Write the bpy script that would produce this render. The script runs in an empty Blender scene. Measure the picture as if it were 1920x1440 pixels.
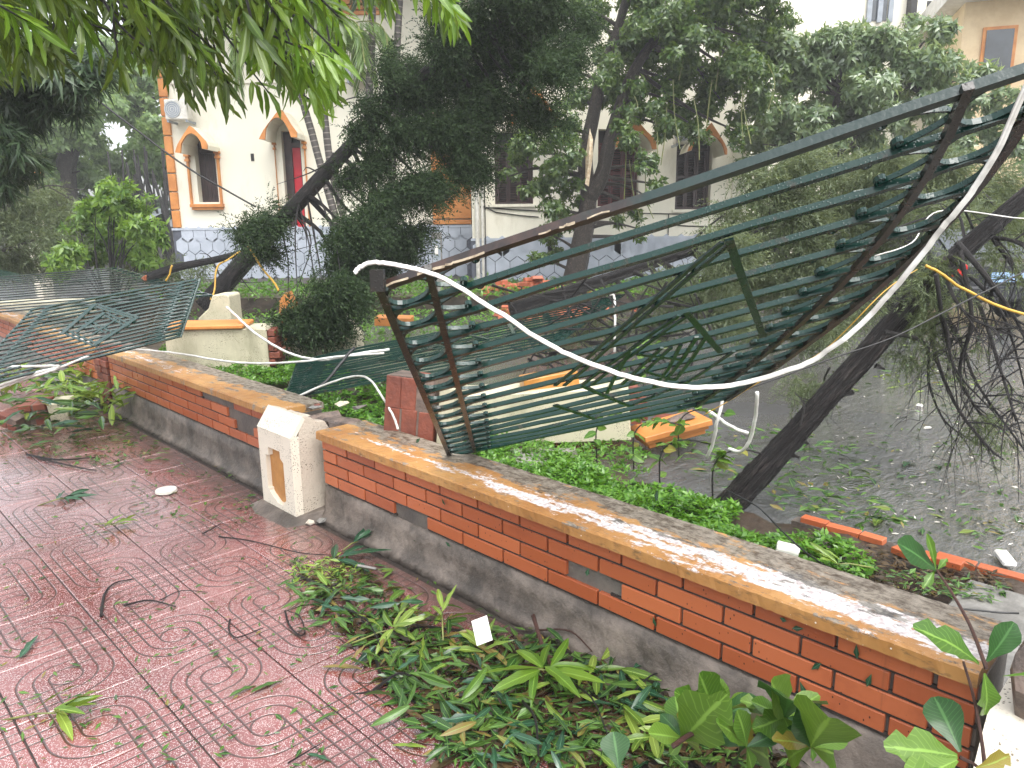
import bpy, bmesh, math, random
import numpy as np
from mathutils import Matrix, Vector

random.seed(7)
RNG = np.random.default_rng(11)
SC = bpy.context.scene
COL = SC.collection
R = math.radians

# ------------------------------------------------------------------ camera, sky, sun, exposure
EYE = 1.65
FOC, PITCH, ROLL, YAW = 1401.0, R(12.44), R(0.65), R(44.53)
_f = np.array([math.sin(YAW) * math.cos(PITCH), math.cos(YAW) * math.cos(PITCH), -math.sin(PITCH)])
_r = np.array([math.cos(YAW), -math.sin(YAW), 0.0])
_d = np.cross(_f, _r)
CAM_R = _r * math.cos(ROLL) + _d * math.sin(ROLL)
CAM_D = -_r * math.sin(ROLL) + _d * math.cos(ROLL)
CAM_F = _f
HF = np.array([math.sin(YAW), math.cos(YAW), 0.0])     # level view direction
HR = np.array([math.cos(YAW), -math.sin(YAW), 0.0])    # level right
CEN = np.array([0, 0, EYE])

cam_data = bpy.data.cameras.new('camera')
cam_data.sensor_width = 36.0
cam_data.lens = FOC / 1920 * 36.0
cam_data.clip_start = 0.05
cam_data.clip_end = 600
cam = bpy.data.objects.new('camera', cam_data)
COL.objects.link(cam)
m = Matrix.Identity(4)
for i in range(3):
    m[i][0], m[i][1], m[i][2] = CAM_R[i], -CAM_D[i], -CAM_F[i]
    m[i][3] = CEN[i]
cam.matrix_world = m
SC.camera = cam

SUN_EL, SUN_AZ = R(62), R(200)          # high and behind the camera, veiled by rain cloud
world = bpy.data.worlds.new('World')
SC.world = world
world.use_nodes = True
wn, wl = world.node_tree.nodes, world.node_tree.links
wn.clear()
sky = wn.new('ShaderNodeTexSky')
sky.sky_type = 'NISHITA'
sky.sun_disc = False
sky.sun_elevation = SUN_EL
sky.sun_rotation = SUN_AZ
sky.air_density = 1.0
sky.dust_density = 4.0
sky.ozone_density = 1.0
hsv = wn.new('ShaderNodeHueSaturation')
hsv.inputs['Saturation'].default_value = 0.22        # grey rain cloud instead of blue sky
bg = wn.new('ShaderNodeBackground')
bg.inputs['Strength'].default_value = 0.15
wo = wn.new('ShaderNodeOutputWorld')
wl.new(sky.outputs[0], hsv.inputs['Color'])
wl.new(hsv.outputs[0], bg.inputs['Color'])
wl.new(bg.outputs[0], wo.inputs['Surface'])

sun_data = bpy.data.lights.new('sun', 'SUN')
sun_data.energy = 0.5
sun_data.angle = R(60)
sun_data.color = (1.0, 0.97, 0.92)
sun = bpy.data.objects.new('sun', sun_data)
COL.objects.link(sun)
_sd = Vector((math.sin(SUN_AZ) * math.cos(SUN_EL), math.cos(SUN_AZ) * math.cos(SUN_EL), math.sin(SUN_EL)))
sun.rotation_euler = _sd.to_track_quat('Z', 'Y').to_euler()
sun.location = (0, 0, 30)

SC.view_settings.view_transform = 'Standard'
SC.view_settings.look = 'None'
SC.view_settings.exposure = 1.68
SC.view_settings.gamma = 1.0
SC.view_settings.use_curve_mapping = False
SC.render.engine = 'CYCLES'
SC.cycles.use_denoising = True
SC.cycles.max_bounces = 6
SC.cycles.diffuse_bounces = 3
SC.cycles.glossy_bounces = 3
SC.cycles.transparent_max_bounces = 8
SC.cycles.sample_clamp_indirect = 6.0


# ------------------------------------------------------------------ measuring: pixel of the photograph -> point of the place
def ray(px, py):
    x, y = (px - 960) / FOC, (py - 720) / FOC
    return CAM_R * x + CAM_D * y + CAM_F


def pt(px, py, D):
    r = ray(px, py)
    return CEN + r * (D / (r @ HF))


def on_z(px, py, z=0.0):
    r = ray(px, py)
    return CEN + r * ((z - EYE) / r[2])


def on_x(px, py, x):
    r = ray(px, py)
    return CEN + r * (x / r[0])


def lev(px, py, D):
    """level frame of the view: right, depth, height"""
    p = pt(px, py, D)
    return np.array([p @ HR, D, p[2]])


FRAME = Matrix(((HR[0], HF[0], 0, 0), (HR[1], HF[1], 0, 0), (0, 0, 1, 0), (0, 0, 0, 1)))


# ------------------------------------------------------------------ mesh building
ORIGIN = {}


class MB:
    def __init__(self, T=None):
        self.v, self.f, self.uv, self.T = [], [], [], T

    def add(self, verts, faces, uvs=None):
        b = len(self.v)
        for i, p in enumerate(verts):
            q = Vector((float(p[0]), float(p[1]), float(p[2])))
            self.v.append(self.T @ q if self.T is not None else q)
            self.uv.append(uvs[i] if uvs is not None else (0.0, 0.0))
        for fc in faces:
            self.f.append([b + k for k in fc])
        return self

    def box(self, x0, x1, y0, y1, z0, z1):
        vs = [(x, y, z) for z in (z0, z1) for y in (y0, y1) for x in (x0, x1)]
        return self.add(vs, [(0, 2, 3, 1), (4, 5, 7, 6), (0, 1, 5, 4), (2, 6, 7, 3), (0, 4, 6, 2), (1, 3, 7, 5)])

    def bevbox(self, x0, x1, y0, y1, z0, z1, b):
        """box with chamfered edges"""
        bm = bmesh.new()
        bmesh.ops.create_cube(bm, size=1.0)
        for v in bm.verts:
            v.co = Vector(((x0 + x1) / 2 + v.co.x * (x1 - x0), (y0 + y1) / 2 + v.co.y * (y1 - y0), (z0 + z1) / 2 + v.co.z * (z1 - z0)))
        bmesh.ops.bevel(bm, geom=list(bm.edges), offset=b, segments=1, affect='EDGES')
        return self.bm(bm)

    def bm(self, bm):
        bm.verts.index_update()
        self.add([v.co for v in bm.verts], [[v.index for v in f.verts] for f in bm.faces])
        bm.free()
        return self

    def obox(self, c, ax, ay, az):
        """box from a centre and three half-axis vectors"""
        c, ax, ay, az = (np.array(k, float) for k in (c, ax, ay, az))
        vs = [c + sx * ax + sy * ay + sz * az for sz in (-1, 1) for sy in (-1, 1) for sx in (-1, 1)]
        return self.add(vs, [(0, 2, 3, 1), (4, 5, 7, 6), (0, 1, 5, 4), (2, 6, 7, 3), (0, 4, 6, 2), (1, 3, 7, 5)])

    def bar(self, a, b, w, h, up=(0, 0, 1)):
        """straight bar of section w x h from a to b"""
        a, b = np.array(a, float), np.array(b, float)
        d = b - a
        L = np.linalg.norm(d)
        if L < 1e-6:
            return self
        d /= L
        s = np.cross(d, up)
        n = np.linalg.norm(s)
        s = s / n if n > 1e-6 else np.array([1.0, 0, 0])
        u = np.cross(s, d)
        return self.obox((a + b) / 2, d * L / 2, s * w / 2, u * h / 2)

    def strip(self, pts, w, h, nrm, closed=False):
        """flat bar bent along a polyline; h along nrm"""
        pts = [np.array(p, float) for p in pts]
        nrm = np.array(nrm, float)
        nrm /= np.linalg.norm(nrm)
        n = len(pts)
        vs, fs = [], []
        for i in range(n):
            a = pts[i - 1] if (i > 0 or closed) else pts[i]
            b = pts[(i + 1) % n] if (i < n - 1 or closed) else pts[i]
            t = b - a
            t /= max(1e-9, np.linalg.norm(t))
            s = np.cross(t, nrm)
            s /= max(1e-9, np.linalg.norm(s))
            for su, sv in ((-1, -1), (1, -1), (1, 1), (-1, 1)):
                vs.append(pts[i] + s * su * w / 2 + nrm * sv * h / 2)
        m = n if closed else n - 1
        for i in range(m):
            j = (i + 1) % n
            for k in range(4):
                l = (k + 1) % 4
                fs.append((i * 4 + k, i * 4 + l, j * 4 + l, j * 4 + k))
        if not closed:
            fs += [(3, 2, 1, 0), tuple(4 * (n - 1) + k for k in range(4))]
        return self.add(vs, fs)

    def tube(self, pts, radii, seg=8, rough=0.0, cap=True):
        pts = [np.array(p, float) for p in pts]
        n = len(pts)
        if not hasattr(radii, '__len__'):
            radii = [radii] * n
        vs, fs, uvs = [], [], []
        ref = np.array([0.31, 0.17, 0.93])
        L = 0.0
        off = RNG.normal(0, 1, seg) * rough
        prev_s = None
        for i in range(n):
            t = pts[min(i + 1, n - 1)] - pts[max(i - 1, 0)]
            t /= max(1e-9, np.linalg.norm(t))
            if prev_s is None:
                s = np.cross(t, ref)
            else:
                s = prev_s - t * (prev_s @ t)
            s /= max(1e-9, np.linalg.norm(s))
            prev_s = s
            u = np.cross(t, s)
            if i:
                L += np.linalg.norm(pts[i] - pts[i - 1])
            if rough:
                off = off * 0.965 + RNG.normal(0, 1, seg) * rough * 0.26
            for k in range(seg):
                a = 2 * math.pi * k / seg
                rr = radii[i] * (1 + off[k])
                vs.append(pts[i] + (s * math.cos(a) + u * math.sin(a)) * rr)
                uvs.append((k / seg, L))
        for i in range(n - 1):
            for k in range(seg):
                l = (k + 1) % seg
                fs.append((i * seg + k, i * seg + l, (i + 1) * seg + l, (i + 1) * seg + k))
        if cap:
            fs += [tuple(reversed(range(seg))), tuple((n - 1) * seg + k for k in range(seg))]
        return self.add(vs, fs, uvs)

    def hull(self, pts):
        bm = bmesh.new()
        for p in pts:
            bm.verts.new(p)
        bmesh.ops.convex_hull(bm, input=bm.verts)
        for v in [v for v in bm.verts if not v.link_faces]:
            bm.verts.remove(v)
        return self.bm(bm)

    def chunk(self, c, sx, sy, sz, rng=random, n=16):
        ps = []
        for _ in range(n):
            v = Vector((rng.gauss(0, 1), rng.gauss(0, 1), rng.gauss(0, 1))).normalized()
            k = max(abs(v.x), abs(v.y), abs(v.z))
            v = v / (k ** 0.6)
            ps.append((c[0] + v.x * sx / 2, c[1] + v.y * sy / 2, c[2] + v.z * sz / 2))
        return self.hull(ps)

    def prism(self, poly, T, depth):
        """polygon (2D) extruded along local y by depth, placed by function T(x, y, z)"""
        n = len(poly)
        vs = [T(x, 0.0, z) for x, z in poly] + [T(x, depth, z) for x, z in poly]
        fs = [tuple(range(n)), tuple(reversed(range(n, 2 * n)))]
        for i in range(n):
            j = (i + 1) % n
            fs.append((i, i + n, j + n, j))
        return self.add(vs, fs)

    def build(self, name, mat, parent=None, smooth=False, origin=None, bevel=0.0, fix=True):
        base = np.array(origin if origin is not None else (np.array([tuple(v) for v in self.v]).min(0) + np.array([tuple(v) for v in self.v]).max(0)) / 2)
        if origin is None and parent is None:
            base[2] = min(v.z for v in self.v)
        me = bpy.data.meshes.new(name)
        me.from_pydata([(v.x - base[0], v.y - base[1], v.z - base[2]) for v in self.v], [], self.f)
        if any(u != (0.0, 0.0) for u in self.uv):
            lay = me.uv_layers.new(name='UVMap')
            vi = np.zeros(len(me.loops), int)
            me.loops.foreach_get('vertex_index', vi)
            lay.data.foreach_set('uv', np.array(self.uv, float)[vi].ravel())
        if fix:
            bm = bmesh.new()
            bm.from_mesh(me)
            bmesh.ops.recalc_face_normals(bm, faces=bm.faces)
            if bevel:
                bmesh.ops.bevel(bm, geom=list(bm.edges), offset=bevel, segments=1, affect='EDGES', clamp_overlap=True)
            bm.to_mesh(me)
            bm.free()
        if smooth:
            me.polygons.foreach_set('use_smooth', [True] * len(me.polygons))
        if mat:
            me.materials.append(mat)
        o = bpy.data.objects.new(name, me)
        COL.objects.link(o)
        attach(o, base, parent)
        return o


def attach(o, base, parent):
    base = np.array(base, float)
    ORIGIN[o.name] = base
    if parent is not None:
        o.parent = parent
        o.location = base - ORIGIN[parent.name]
    else:
        o.location = base


def tag(o, label=None, cat=None, group=None, kind=None):
    if label:
        o['label'] = label
    if cat:
        o['category'] = cat
    if group:
        o['group'] = group
    if kind:
        o['kind'] = kind
    return o


def thing(name, loc, label, cat, group=None):
    o = bpy.data.objects.new(name, None)
    o.empty_display_size = 0.1
    COL.objects.link(o)
    attach(o, loc, None)
    return tag(o, label, cat, group)


def put(name, me, M, parent=None):
    """an object sharing mesh data, placed by a world matrix"""
    o = bpy.data.objects.new(name, me)
    COL.objects.link(o)
    M = M.copy()
    base = np.array(M.translation)
    ORIGIN[o.name] = base
    if parent is not None:
        o.parent = parent
        M.translation = Vector(base - ORIGIN[parent.name])
    o.matrix_basis = M
    return o


def structure(o):
    o['kind'] = 'structure'
    return o


# ------------------------------------------------------------------ node helpers
class NT:
    def __init__(self, name):
        self.m = bpy.data.materials.new(name)
        self.m.use_nodes = True
        self.t = self.m.node_tree
        self.t.nodes.clear()
        self.out = self.t.nodes.new('ShaderNodeOutputMaterial')
        self.b = self.t.nodes.new('ShaderNodeBsdfPrincipled')
        self.t.links.new(self.b.outputs[0], self.out.inputs['Surface'])

    def n(self, typ, **kw):
        nd = self.t.nodes.new(typ)
        for k, v in kw.items():
            setattr(nd, k, v)
        return nd

    def link(self, a, b):
        self.t.links.new(a, b)

    def val(self, sock, v):
        if isinstance(v, bpy.types.NodeSocket):
            self.link(v, sock)
        else:
            sock.default_value = v

    def math(self, op, a, b=None, c=None, clamp=False):
        nd = self.n('ShaderNodeMath', operation=op, use_clamp=clamp)
        self.val(nd.inputs[0], a)
        if b is not None:
            self.val(nd.inputs[1], b)
        if c is not None:
            self.val(nd.inputs[2], c)
        return nd.outputs[0]

    def mix(self, f, a, b):
        nd = self.n('ShaderNodeMix', data_type='RGBA')
        self.val(nd.inputs[0], f)
        self.val(nd.inputs[6], a if isinstance(a, bpy.types.NodeSocket) else (*a, 1))
        self.val(nd.inputs[7], b if isinstance(b, bpy.types.NodeSocket) else (*b, 1))
        return nd.outputs[2]

    def ramp(self, v, lo, hi):
        nd = self.n('ShaderNodeMapRange', clamp=True, interpolation_type='SMOOTHSTEP')
        self.val(nd.inputs[0], v)
        self.val(nd.inputs[1], lo)
        self.val(nd.inputs[2], hi)
        return nd.outputs[0]

    def coord(self, kind='Object'):
        if kind == 'World':
            return self.n('ShaderNodeNewGeometry').outputs['Position']
        return self.n('ShaderNodeTexCoord').outputs[kind]

    def scale(self, vec, s, rot=None):
        nd = self.n('ShaderNodeMapping')
        self.link(vec, nd.inputs[0])
        nd.inputs['Scale'].default_value = s
        if rot:
            nd.inputs['Rotation'].default_value = rot
        return nd.outputs[0]

    def noise(self, vec, scale, detail=4, rough=0.6, out=0):
        nd = self.n('ShaderNodeTexNoise')
        self.link(vec, nd.inputs['Vector'])
        nd.inputs['Scale'].default_value = scale
        nd.inputs['Detail'].default_value = detail
        nd.inputs['Roughness'].default_value = rough
        return nd.outputs[out]

    def voronoi(self, vec, scale, out='Distance', feature='F1'):
        nd = self.n('ShaderNodeTexVoronoi', feature=feature)
        self.link(vec, nd.inputs['Vector'])
        nd.inputs['Scale'].default_value = scale
        return nd.outputs[out]

    def xyz(self, vec):
        nd = self.n('ShaderNodeSeparateXYZ')
        self.link(vec, nd.inputs[0])
        return nd.outputs

    def bump(self, h, strength=0.3, dist=0.01):
        nd = self.n('ShaderNodeBump')
        nd.inputs['Strength'].default_value = strength
        nd.inputs['Distance'].default_value = dist
        self.link(h, nd.inputs['Height'])
        self.link(nd.outputs[0], self.b.inputs['Normal'])
        return nd

    def set(self, color=None, rough=None, metal=None, spec=None):
        if color is not None:
            self.val(self.b.inputs['Base Color'], color if isinstance(color, bpy.types.NodeSocket) else (*color, 1))
        if rough is not None:
            self.val(self.b.inputs['Roughness'], rough)
        if metal is not None:
            self.b.inputs['Metallic'].default_value = metal
        if spec is not None:
            self.b.inputs['Specular IOR Level'].default_value = spec
        return self.m


def simple(name, c1, c2=None, rough=0.5, scale=8, bump=0.0, bscale=60, world=True, spec=0.5, rand=0.0, r2=None):
    """two-tone noisy surface with optional fine relief"""
    k = NT(name)
    v = k.coord('World' if world else 'Object')
    c2 = c2 or tuple(x * 0.6 for x in c1)
    f = k.ramp(k.noise(v, scale, 5, 0.65), 0.32, 0.68)
    if rand:
        rnd = k.n('ShaderNodeObjectInfo').outputs['Random']
        f = k.math('ADD', k.math('MULTIPLY', f, 1 - rand), k.math('MULTIPLY', rnd, rand))
    k.set(k.mix(f, c2, c1), rough if r2 is None else k.math('ADD', k.math('MULTIPLY', f, r2 - rough), rough), spec=spec)
    if bump:
        k.bump(k.noise(v, bscale, 5, 0.6), bump, 0.01)
    return k.m


def leafmat(name, c1, c2, rough=0.32, trans=0.35, vein=0.0, tcol=None, yellow=None, spec=0.5):
    """leaf: colour varies leaf by leaf, light passes through"""
    k = NT(name)
    rnd = k.math('FRACT', k.math('ADD', k.n('ShaderNodeNewGeometry').outputs['Random Per Island'], k.n('ShaderNodeObjectInfo').outputs['Random']))
    col = k.mix(k.ramp(rnd, 0.0, 1.0), c1, c2)
    if yellow:
        col = k.mix(k.ramp(rnd, 0.9, 0.96), col, yellow)
    v = k.coord('UV')
    s = k.xyz(v)
    if vein:
        ax = k.math('ABSOLUTE', k.math('SUBTRACT', s[0], 0.5))
        mid = k.math('SUBTRACT', 1.0, k.ramp(ax, 0.02, 0.06))
        lat = k.math('SINE', k.math('MULTIPLY', k.math('SUBTRACT', s[1], k.math('MULTIPLY', ax, 0.45)), 75))
        lat = k.ramp(lat, 0.75, 1.0)
        vm = k.math('MAXIMUM', mid, k.math('MULTIPLY', lat, 0.45))
        vm = k.math('MULTIPLY', vm, vein)
        col = k.mix(vm, col, tuple(min(1, x * 2.4 + 0.03) for x in c2))
        k.bump(vm, -0.25, 0.004)
    k.set(col, rough, spec=spec)
    tr = k.n('ShaderNodeBsdfTranslucent')
    k.link(k.mix(0.5, col, tcol or (c2[0] * 2.2, c2[1] * 2.0, c2[2] * 1.0)), tr.inputs['Color'])
    ms = k.n('ShaderNodeMixShader')
    ms.inputs[0].default_value = trans
    k.link(k.b.outputs[0], ms.inputs[1])
    k.link(tr.outputs[0], ms.inputs[2])
    k.link(ms.outputs[0], k.out.inputs['Surface'])
    return k.m


def barkmat(name, c1, c2, su=6, sv=4, bump=0.8, rough=0.45):
    k = NT(name)
    v = k.scale(k.coord('UV'), (su, sv, 1))
    n1 = k.noise(v, 4.0, 8, 0.7)
    ridge = k.math('ABSOLUTE', k.math('SUBTRACT', n1, 0.5))
    f = k.ramp(ridge, 0.0, 0.14)
    n2 = k.noise(k.coord('World'), 9, 4)
    k.set(k.mix(k.math('MULTIPLY', f, k.ramp(n2, 0.2, 0.75)), c2, c1), rough)
    k.bump(k.math('ADD', f, k.noise(v, 11, 4)), bump, 0.04)
    return k.m


# ------------------------------------------------------------------ materials
def terrazzo():
    k = NT('red_terrazzo')
    o = k.xyz(k.coord('Object'))
    u, v = o[0], o[1]
    au, av = k.math('ABSOLUTE', u), k.math('ABSOLUTE', v)
    r = k.math('SQRT', k.math('ADD', k.math('MULTIPLY', u, u), k.math('MULTIPLY', v, v)))

    def dist(x, cs):
        d = None
        for c in cs:
            e = k.math('ABSOLUTE', k.math('SUBTRACT', x, c))
            d = e if d is None else k.math('MINIMUM', d, e)
        return d
    circ = dist(r, [0.055])
    arcs = dist(r, [0.105, 0.158])
    grid = k.math('MINIMUM', dist(au, [0.055, 0.105, 0.158]), dist(av, [0.055, 0.105, 0.158]))
    grid = k.math('ADD', grid, k.math('MULTIPLY', k.math('LESS_THAN', r, 0.055), 1.0))
    same = k.math('GREATER_THAN', k.math('MULTIPLY', u, v), 0.0)
    d = k.math('ADD', k.math('MULTIPLY', same, arcs), k.math('MULTIPLY', k.math('SUBTRACT', 1.0, same), grid))
    d = k.math('MINIMUM', d, circ)
    groove = k.math('SUBTRACT', 1.0, k.ramp(d, 0.0018, 0.0052))
    w = k.coord('World')
    vor = k.n('ShaderNodeTexVoronoi')
    k.link(w, vor.inputs['Vector'])
    vor.inputs['Scale'].default_value = 250
    vr = k.xyz(vor.outputs['Color'])[0]
    chip = k.math('MULTIPLY', k.math('GREATER_THAN', vr, 0.50), k.math('LESS_THAN', vor.outputs['Distance'], 0.42))
    n = k.noise(w, 2.2, 5, 0.6)
    n2 = k.noise(w, 14, 4, 0.7)
    base = k.mix(k.ramp(n, 0.3, 0.7), (0.15, 0.037, 0.034), (0.24, 0.074, 0.066))
    base = k.mix(k.math('MULTIPLY', k.ramp(n2, 0.5, 0.8), 0.5), base, (0.085, 0.03, 0.025))
    base = k.mix(k.math('MULTIPLY', chip, 0.85), base, (0.60, 0.51, 0.49))
    stain = k.ramp(k.noise(w, 1.3, 4, 0.7), 0.56, 0.75)
    base = k.mix(k.math('MULTIPLY', stain, 0.5), base, (0.11, 0.065, 0.045))
    near_wall = k.math('MULTIPLY', k.ramp(k.math('ADD', k.xyz(w)[0], k.math('MULTIPLY', k.math('SUBTRACT', n2, 0.5), 0.7)), 1.62, 2.0), 0.8)
    base = k.mix(near_wall, base, (0.055, 0.034, 0.026))  # paving turns darker brown towards the wall
    col = k.mix(groove, base, (0.06, 0.025, 0.02))
    wet = k.ramp(k.noise(w, 1.7, 4, 0.6), 0.35, 0.68)
    rough = k.math('ADD', k.math('MULTIPLY', wet, 0.20), 0.10)
    rough = k.math('ADD', rough, k.math('MULTIPLY', n2, 0.12))
    k.set(col, rough, spec=1.0)
    k.b.inputs['Coat Weight'].default_value = 0.8
    k.b.inputs['Coat Roughness'].default_value = 0.10
    h = k.math('SUBTRACT', k.math('MULTIPLY', k.noise(w, 26, 4), 0.5), groove)
    h = k.math('ADD', h, k.math('MULTIPLY', chip, 0.05))
    bn = k.bump(h, 0.6, 0.006)
    k.link(bn.outputs[0], k.b.inputs['Coat Normal'])
    return k.m


def brickmat():
    k = NT('orange_brick_tile')
    w = k.coord('World')
    rnd = k.n('ShaderNodeObjectInfo').outputs['Random']
    n = k.noise(w, 5, 5, 0.65)
    c = k.mix(rnd, (0.35, 0.088, 0.033), (0.49, 0.140, 0.055))
    c = k.mix(k.math('MULTIPLY', k.ramp(n, 0.5, 0.8), 0.45), c, (0.22, 0.045, 0.018))
    spots = k.math('LESS_THAN', k.voronoi(k.scale(w, (1, 1, 0.6)), 55), 0.13)
    c = k.mix(k.math('MULTIPLY', spots, k.ramp(k.noise(w, 7, 2), 0.42, 0.6)), c, (0.06, 0.018, 0.01))
    drip = k.noise(k.scale(w, (1, 9, 0.7)), 1.0, 5, 0.7)
    c = k.mix(k.math('MULTIPLY', k.ramp(drip, 0.6, 0.75), 0.6), c, (0.11, 0.05, 0.025))
    k.set(c, k.math('ADD', 0.2, k.math('MULTIPLY', n, 0.25)), spec=0.5)
    k.bump(k.noise(w, 40, 5, 0.6), 0.15, 0.004)
    return k.m


def capmat():
    k = NT('peeling_ochre_paint')
    w = k.coord('World')
    s = k.xyz(w)
    n = k.noise(w, 3, 5, 0.65)
    ochre = k.mix(k.ramp(n, 0.3, 0.7), (0.33, 0.15, 0.042), (0.46, 0.25, 0.085))
    ochre = k.mix(k.math('MULTIPLY', k.ramp(k.noise(w, 22, 5, 0.7), 0.55, 0.75), 0.75), ochre, (0.17, 0.085, 0.035))
    st = k.noise(k.scale(w, (9, 2.2, 1), (0, 0, R(8))), 2.2, 9, 0.78)
    # the paint is gone along the middle of the top, white lime shows, worse towards the near end
    mid = k.math('SUBTRACT', 1.0, k.math('MULTIPLY', k.math('ABSOLUTE', k.math('SUBTRACT', s[0], 2.12)), 5.5), clamp=True)
    near = k.math('SUBTRACT', 1.0, k.ramp(s[1], 0.6, 4.2))
    far = k.ramp(s[1], 4.6, 6.5)
    band = k.math('MULTIPLY', mid, k.math('ADD', k.math('ADD', 0.45, k.math('MULTIPLY', near, 0.8)), k.math('MULTIPLY', far, 0.35)), clamp=True)
    top = k.ramp(s[2], 0.505, 0.512)
    peel = k.ramp(k.math('ADD', k.math('ADD', k.math('MULTIPLY', st, 0.75), k.math('MULTIPLY', k.noise(w, 34, 6, 0.75), 0.25)), k.math('MULTIPLY', band, 0.27)), 0.70, 0.74)
    peel = k.math('MULTIPLY', peel, top)
    c = k.mix(peel, ochre, k.mix(k.ramp(k.noise(w, 60, 4), 0.35, 0.6), (0.42, 0.36, 0.36), (0.72, 0.68, 0.66)))
    back = k.ramp(s[0], 2.13, 2.28)
    mold = k.noise(k.scale(w, (5, 1.6, 1)), 3.0, 8, 0.75)
    mold = k.ramp(k.math('ADD', mold, k.math('MULTIPLY', back, 0.20)), 0.56, 0.61)
    c = k.mix(k.math('MULTIPLY', mold, k.math('MULTIPLY', top, 0.9)), c, k.mix(k.ramp(k.noise(k.scale(w, (1.6, 0.7, 1)), 24, 9, 0.85), 0.38, 0.60), (0.012, 0.012, 0.010), (0.27, 0.25, 0.21)))
    low = k.math('MULTIPLY', k.math('SUBTRACT', 1.0, top), k.ramp(k.noise(k.scale(w, (1, 3, 9)), 5.0, 6, 0.7), 0.5, 0.72))
    c = k.mix(k.math('MULTIPLY', low, 0.8), c, (0.09, 0.062, 0.035))
    fleck = k.math('LESS_THAN', k.voronoi(w, 38), 0.1)
    c = k.mix(k.math('MULTIPLY', fleck, k.math('MULTIPLY', k.math('SUBTRACT', 1.0, top), k.ramp(k.noise(w, 4, 2), 0.5, 0.6))), c, (0.75, 0.7, 0.62))
    k.set(c, k.math('ADD', 0.22, k.math('MULTIPLY', st, 0.35)), spec=0.5)
    k.bump(k.math('ADD', st, k.math('MULTIPLY', peel, -0.4)), 0.35, 0.008)
    return k.m


def creammat(name, c, stain=(0.33, 0.29, 0.2), amount=0.5, pit=True, bump=0.3):
    k = NT(name)
    w = k.coord('World')
    n = k.noise(k.scale(w, (1, 1, 0.35)), 2.2, 6, 0.7)
    col = k.mix(k.math('MULTIPLY', k.ramp(n, 0.48, 0.75), amount), c, stain)
    if pit:
        p = k.math('MULTIPLY', k.math('LESS_THAN', k.voronoi(w, 95), 0.27), k.ramp(k.noise(w, 7, 3), 0.42, 0.6))
        col = k.mix(p, col, (0.16, 0.13, 0.09))
    k.set(col, 0.55, spec=0.4)
    k.bump(k.noise(w, 70, 5, 0.7), bump, 0.006)
    return k.m


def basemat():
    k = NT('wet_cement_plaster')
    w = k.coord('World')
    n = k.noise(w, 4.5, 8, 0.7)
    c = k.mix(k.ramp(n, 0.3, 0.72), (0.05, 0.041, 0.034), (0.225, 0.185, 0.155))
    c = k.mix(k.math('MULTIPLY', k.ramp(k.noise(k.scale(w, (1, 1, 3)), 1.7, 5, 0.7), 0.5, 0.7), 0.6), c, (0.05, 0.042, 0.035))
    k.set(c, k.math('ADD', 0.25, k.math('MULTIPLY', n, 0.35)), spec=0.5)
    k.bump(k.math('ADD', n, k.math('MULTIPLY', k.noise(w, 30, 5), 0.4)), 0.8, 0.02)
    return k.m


def asphaltmat():
    k = NT('flooded_asphalt')
    w = k.coord('World')
    n = k.noise(w, 0.75, 6, 0.62)
    pud = k.ramp(n, 0.42, 0.56)
    grit = k.noise(w, 120, 3, 0.6)
    c = k.mix(grit, (0.022, 0.023, 0.025), (0.13, 0.13, 0.135))
    c = k.mix(pud, c, k.mix(k.noise(w, 2.5, 5), (0.05, 0.05, 0.048), (0.15, 0.148, 0.143)))
    k.set(c, k.math('ADD', k.math('MULTIPLY', k.math('SUBTRACT', 1.0, pud), 0.22), 0.07), spec=0.9)
    k.b.inputs['Coat Weight'].default_value = 1.0
    k.b.inputs['Coat Roughness'].default_value = 0.06
    # rain rings and wind ripples
    vor = k.n('ShaderNodeTexVoronoi')
    k.link(w, vor.inputs['Vector'])
    vor.inputs['Scale'].default_value = 3.2
    ring = k.math('SINE', k.math('MULTIPLY', vor.outputs['Distance'], 48))
    ring = k.math('MULTIPLY', ring, k.math('SUBTRACT', 1.0, k.ramp(vor.outputs['Distance'], 0.12, 0.4)))
    rip = k.math('MULTIPLY', k.noise(k.scale(w, (2.2, 6, 1), (0, 0, R(-40))), 3.0, 5, 0.65), 1.6)
    h = k.math('ADD', k.math('MULTIPLY', ring, 0.22), rip)
    h = k.math('ADD', h, k.math('MULTIPLY', grit, k.math('SUBTRACT', 0.3, k.math('MULTIPLY', pud, 0.28))))
    bn = k.bump(h, 0.55, 0.03)
    k.link(bn.outputs[0], k.b.inputs['Coat Normal'])
    return k.m


def fencemat(name, paint=(0.005, 0.030, 0.023), rust=(0.055, 0.028, 0.018), amount=0.5, lo=0.56, coat=0.0):
    k = NT(name)
    w = k.coord('World')
    n = k.noise(w, 11, 6, 0.7)
    f = k.math('MULTIPLY', k.ramp(n, lo, lo + 0.12), amount)
    c = k.mix(f, paint, rust)
    drops = k.math('SUBTRACT', 1.0, k.ramp(k.voronoi(w, 130), 0.12, 0.32))
    k.set(c, k.math('ADD', 0.12, k.math('MULTIPLY', n, 0.25)), spec=0.5)
    k.b.inputs['Coat Weight'].default_value = coat
    k.b.inputs['Coat Roughness'].default_value = 0.08
    k.bump(k.math('ADD', drops, k.noise(w, 50, 4)), 0.35, 0.003)
    return k.m


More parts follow.
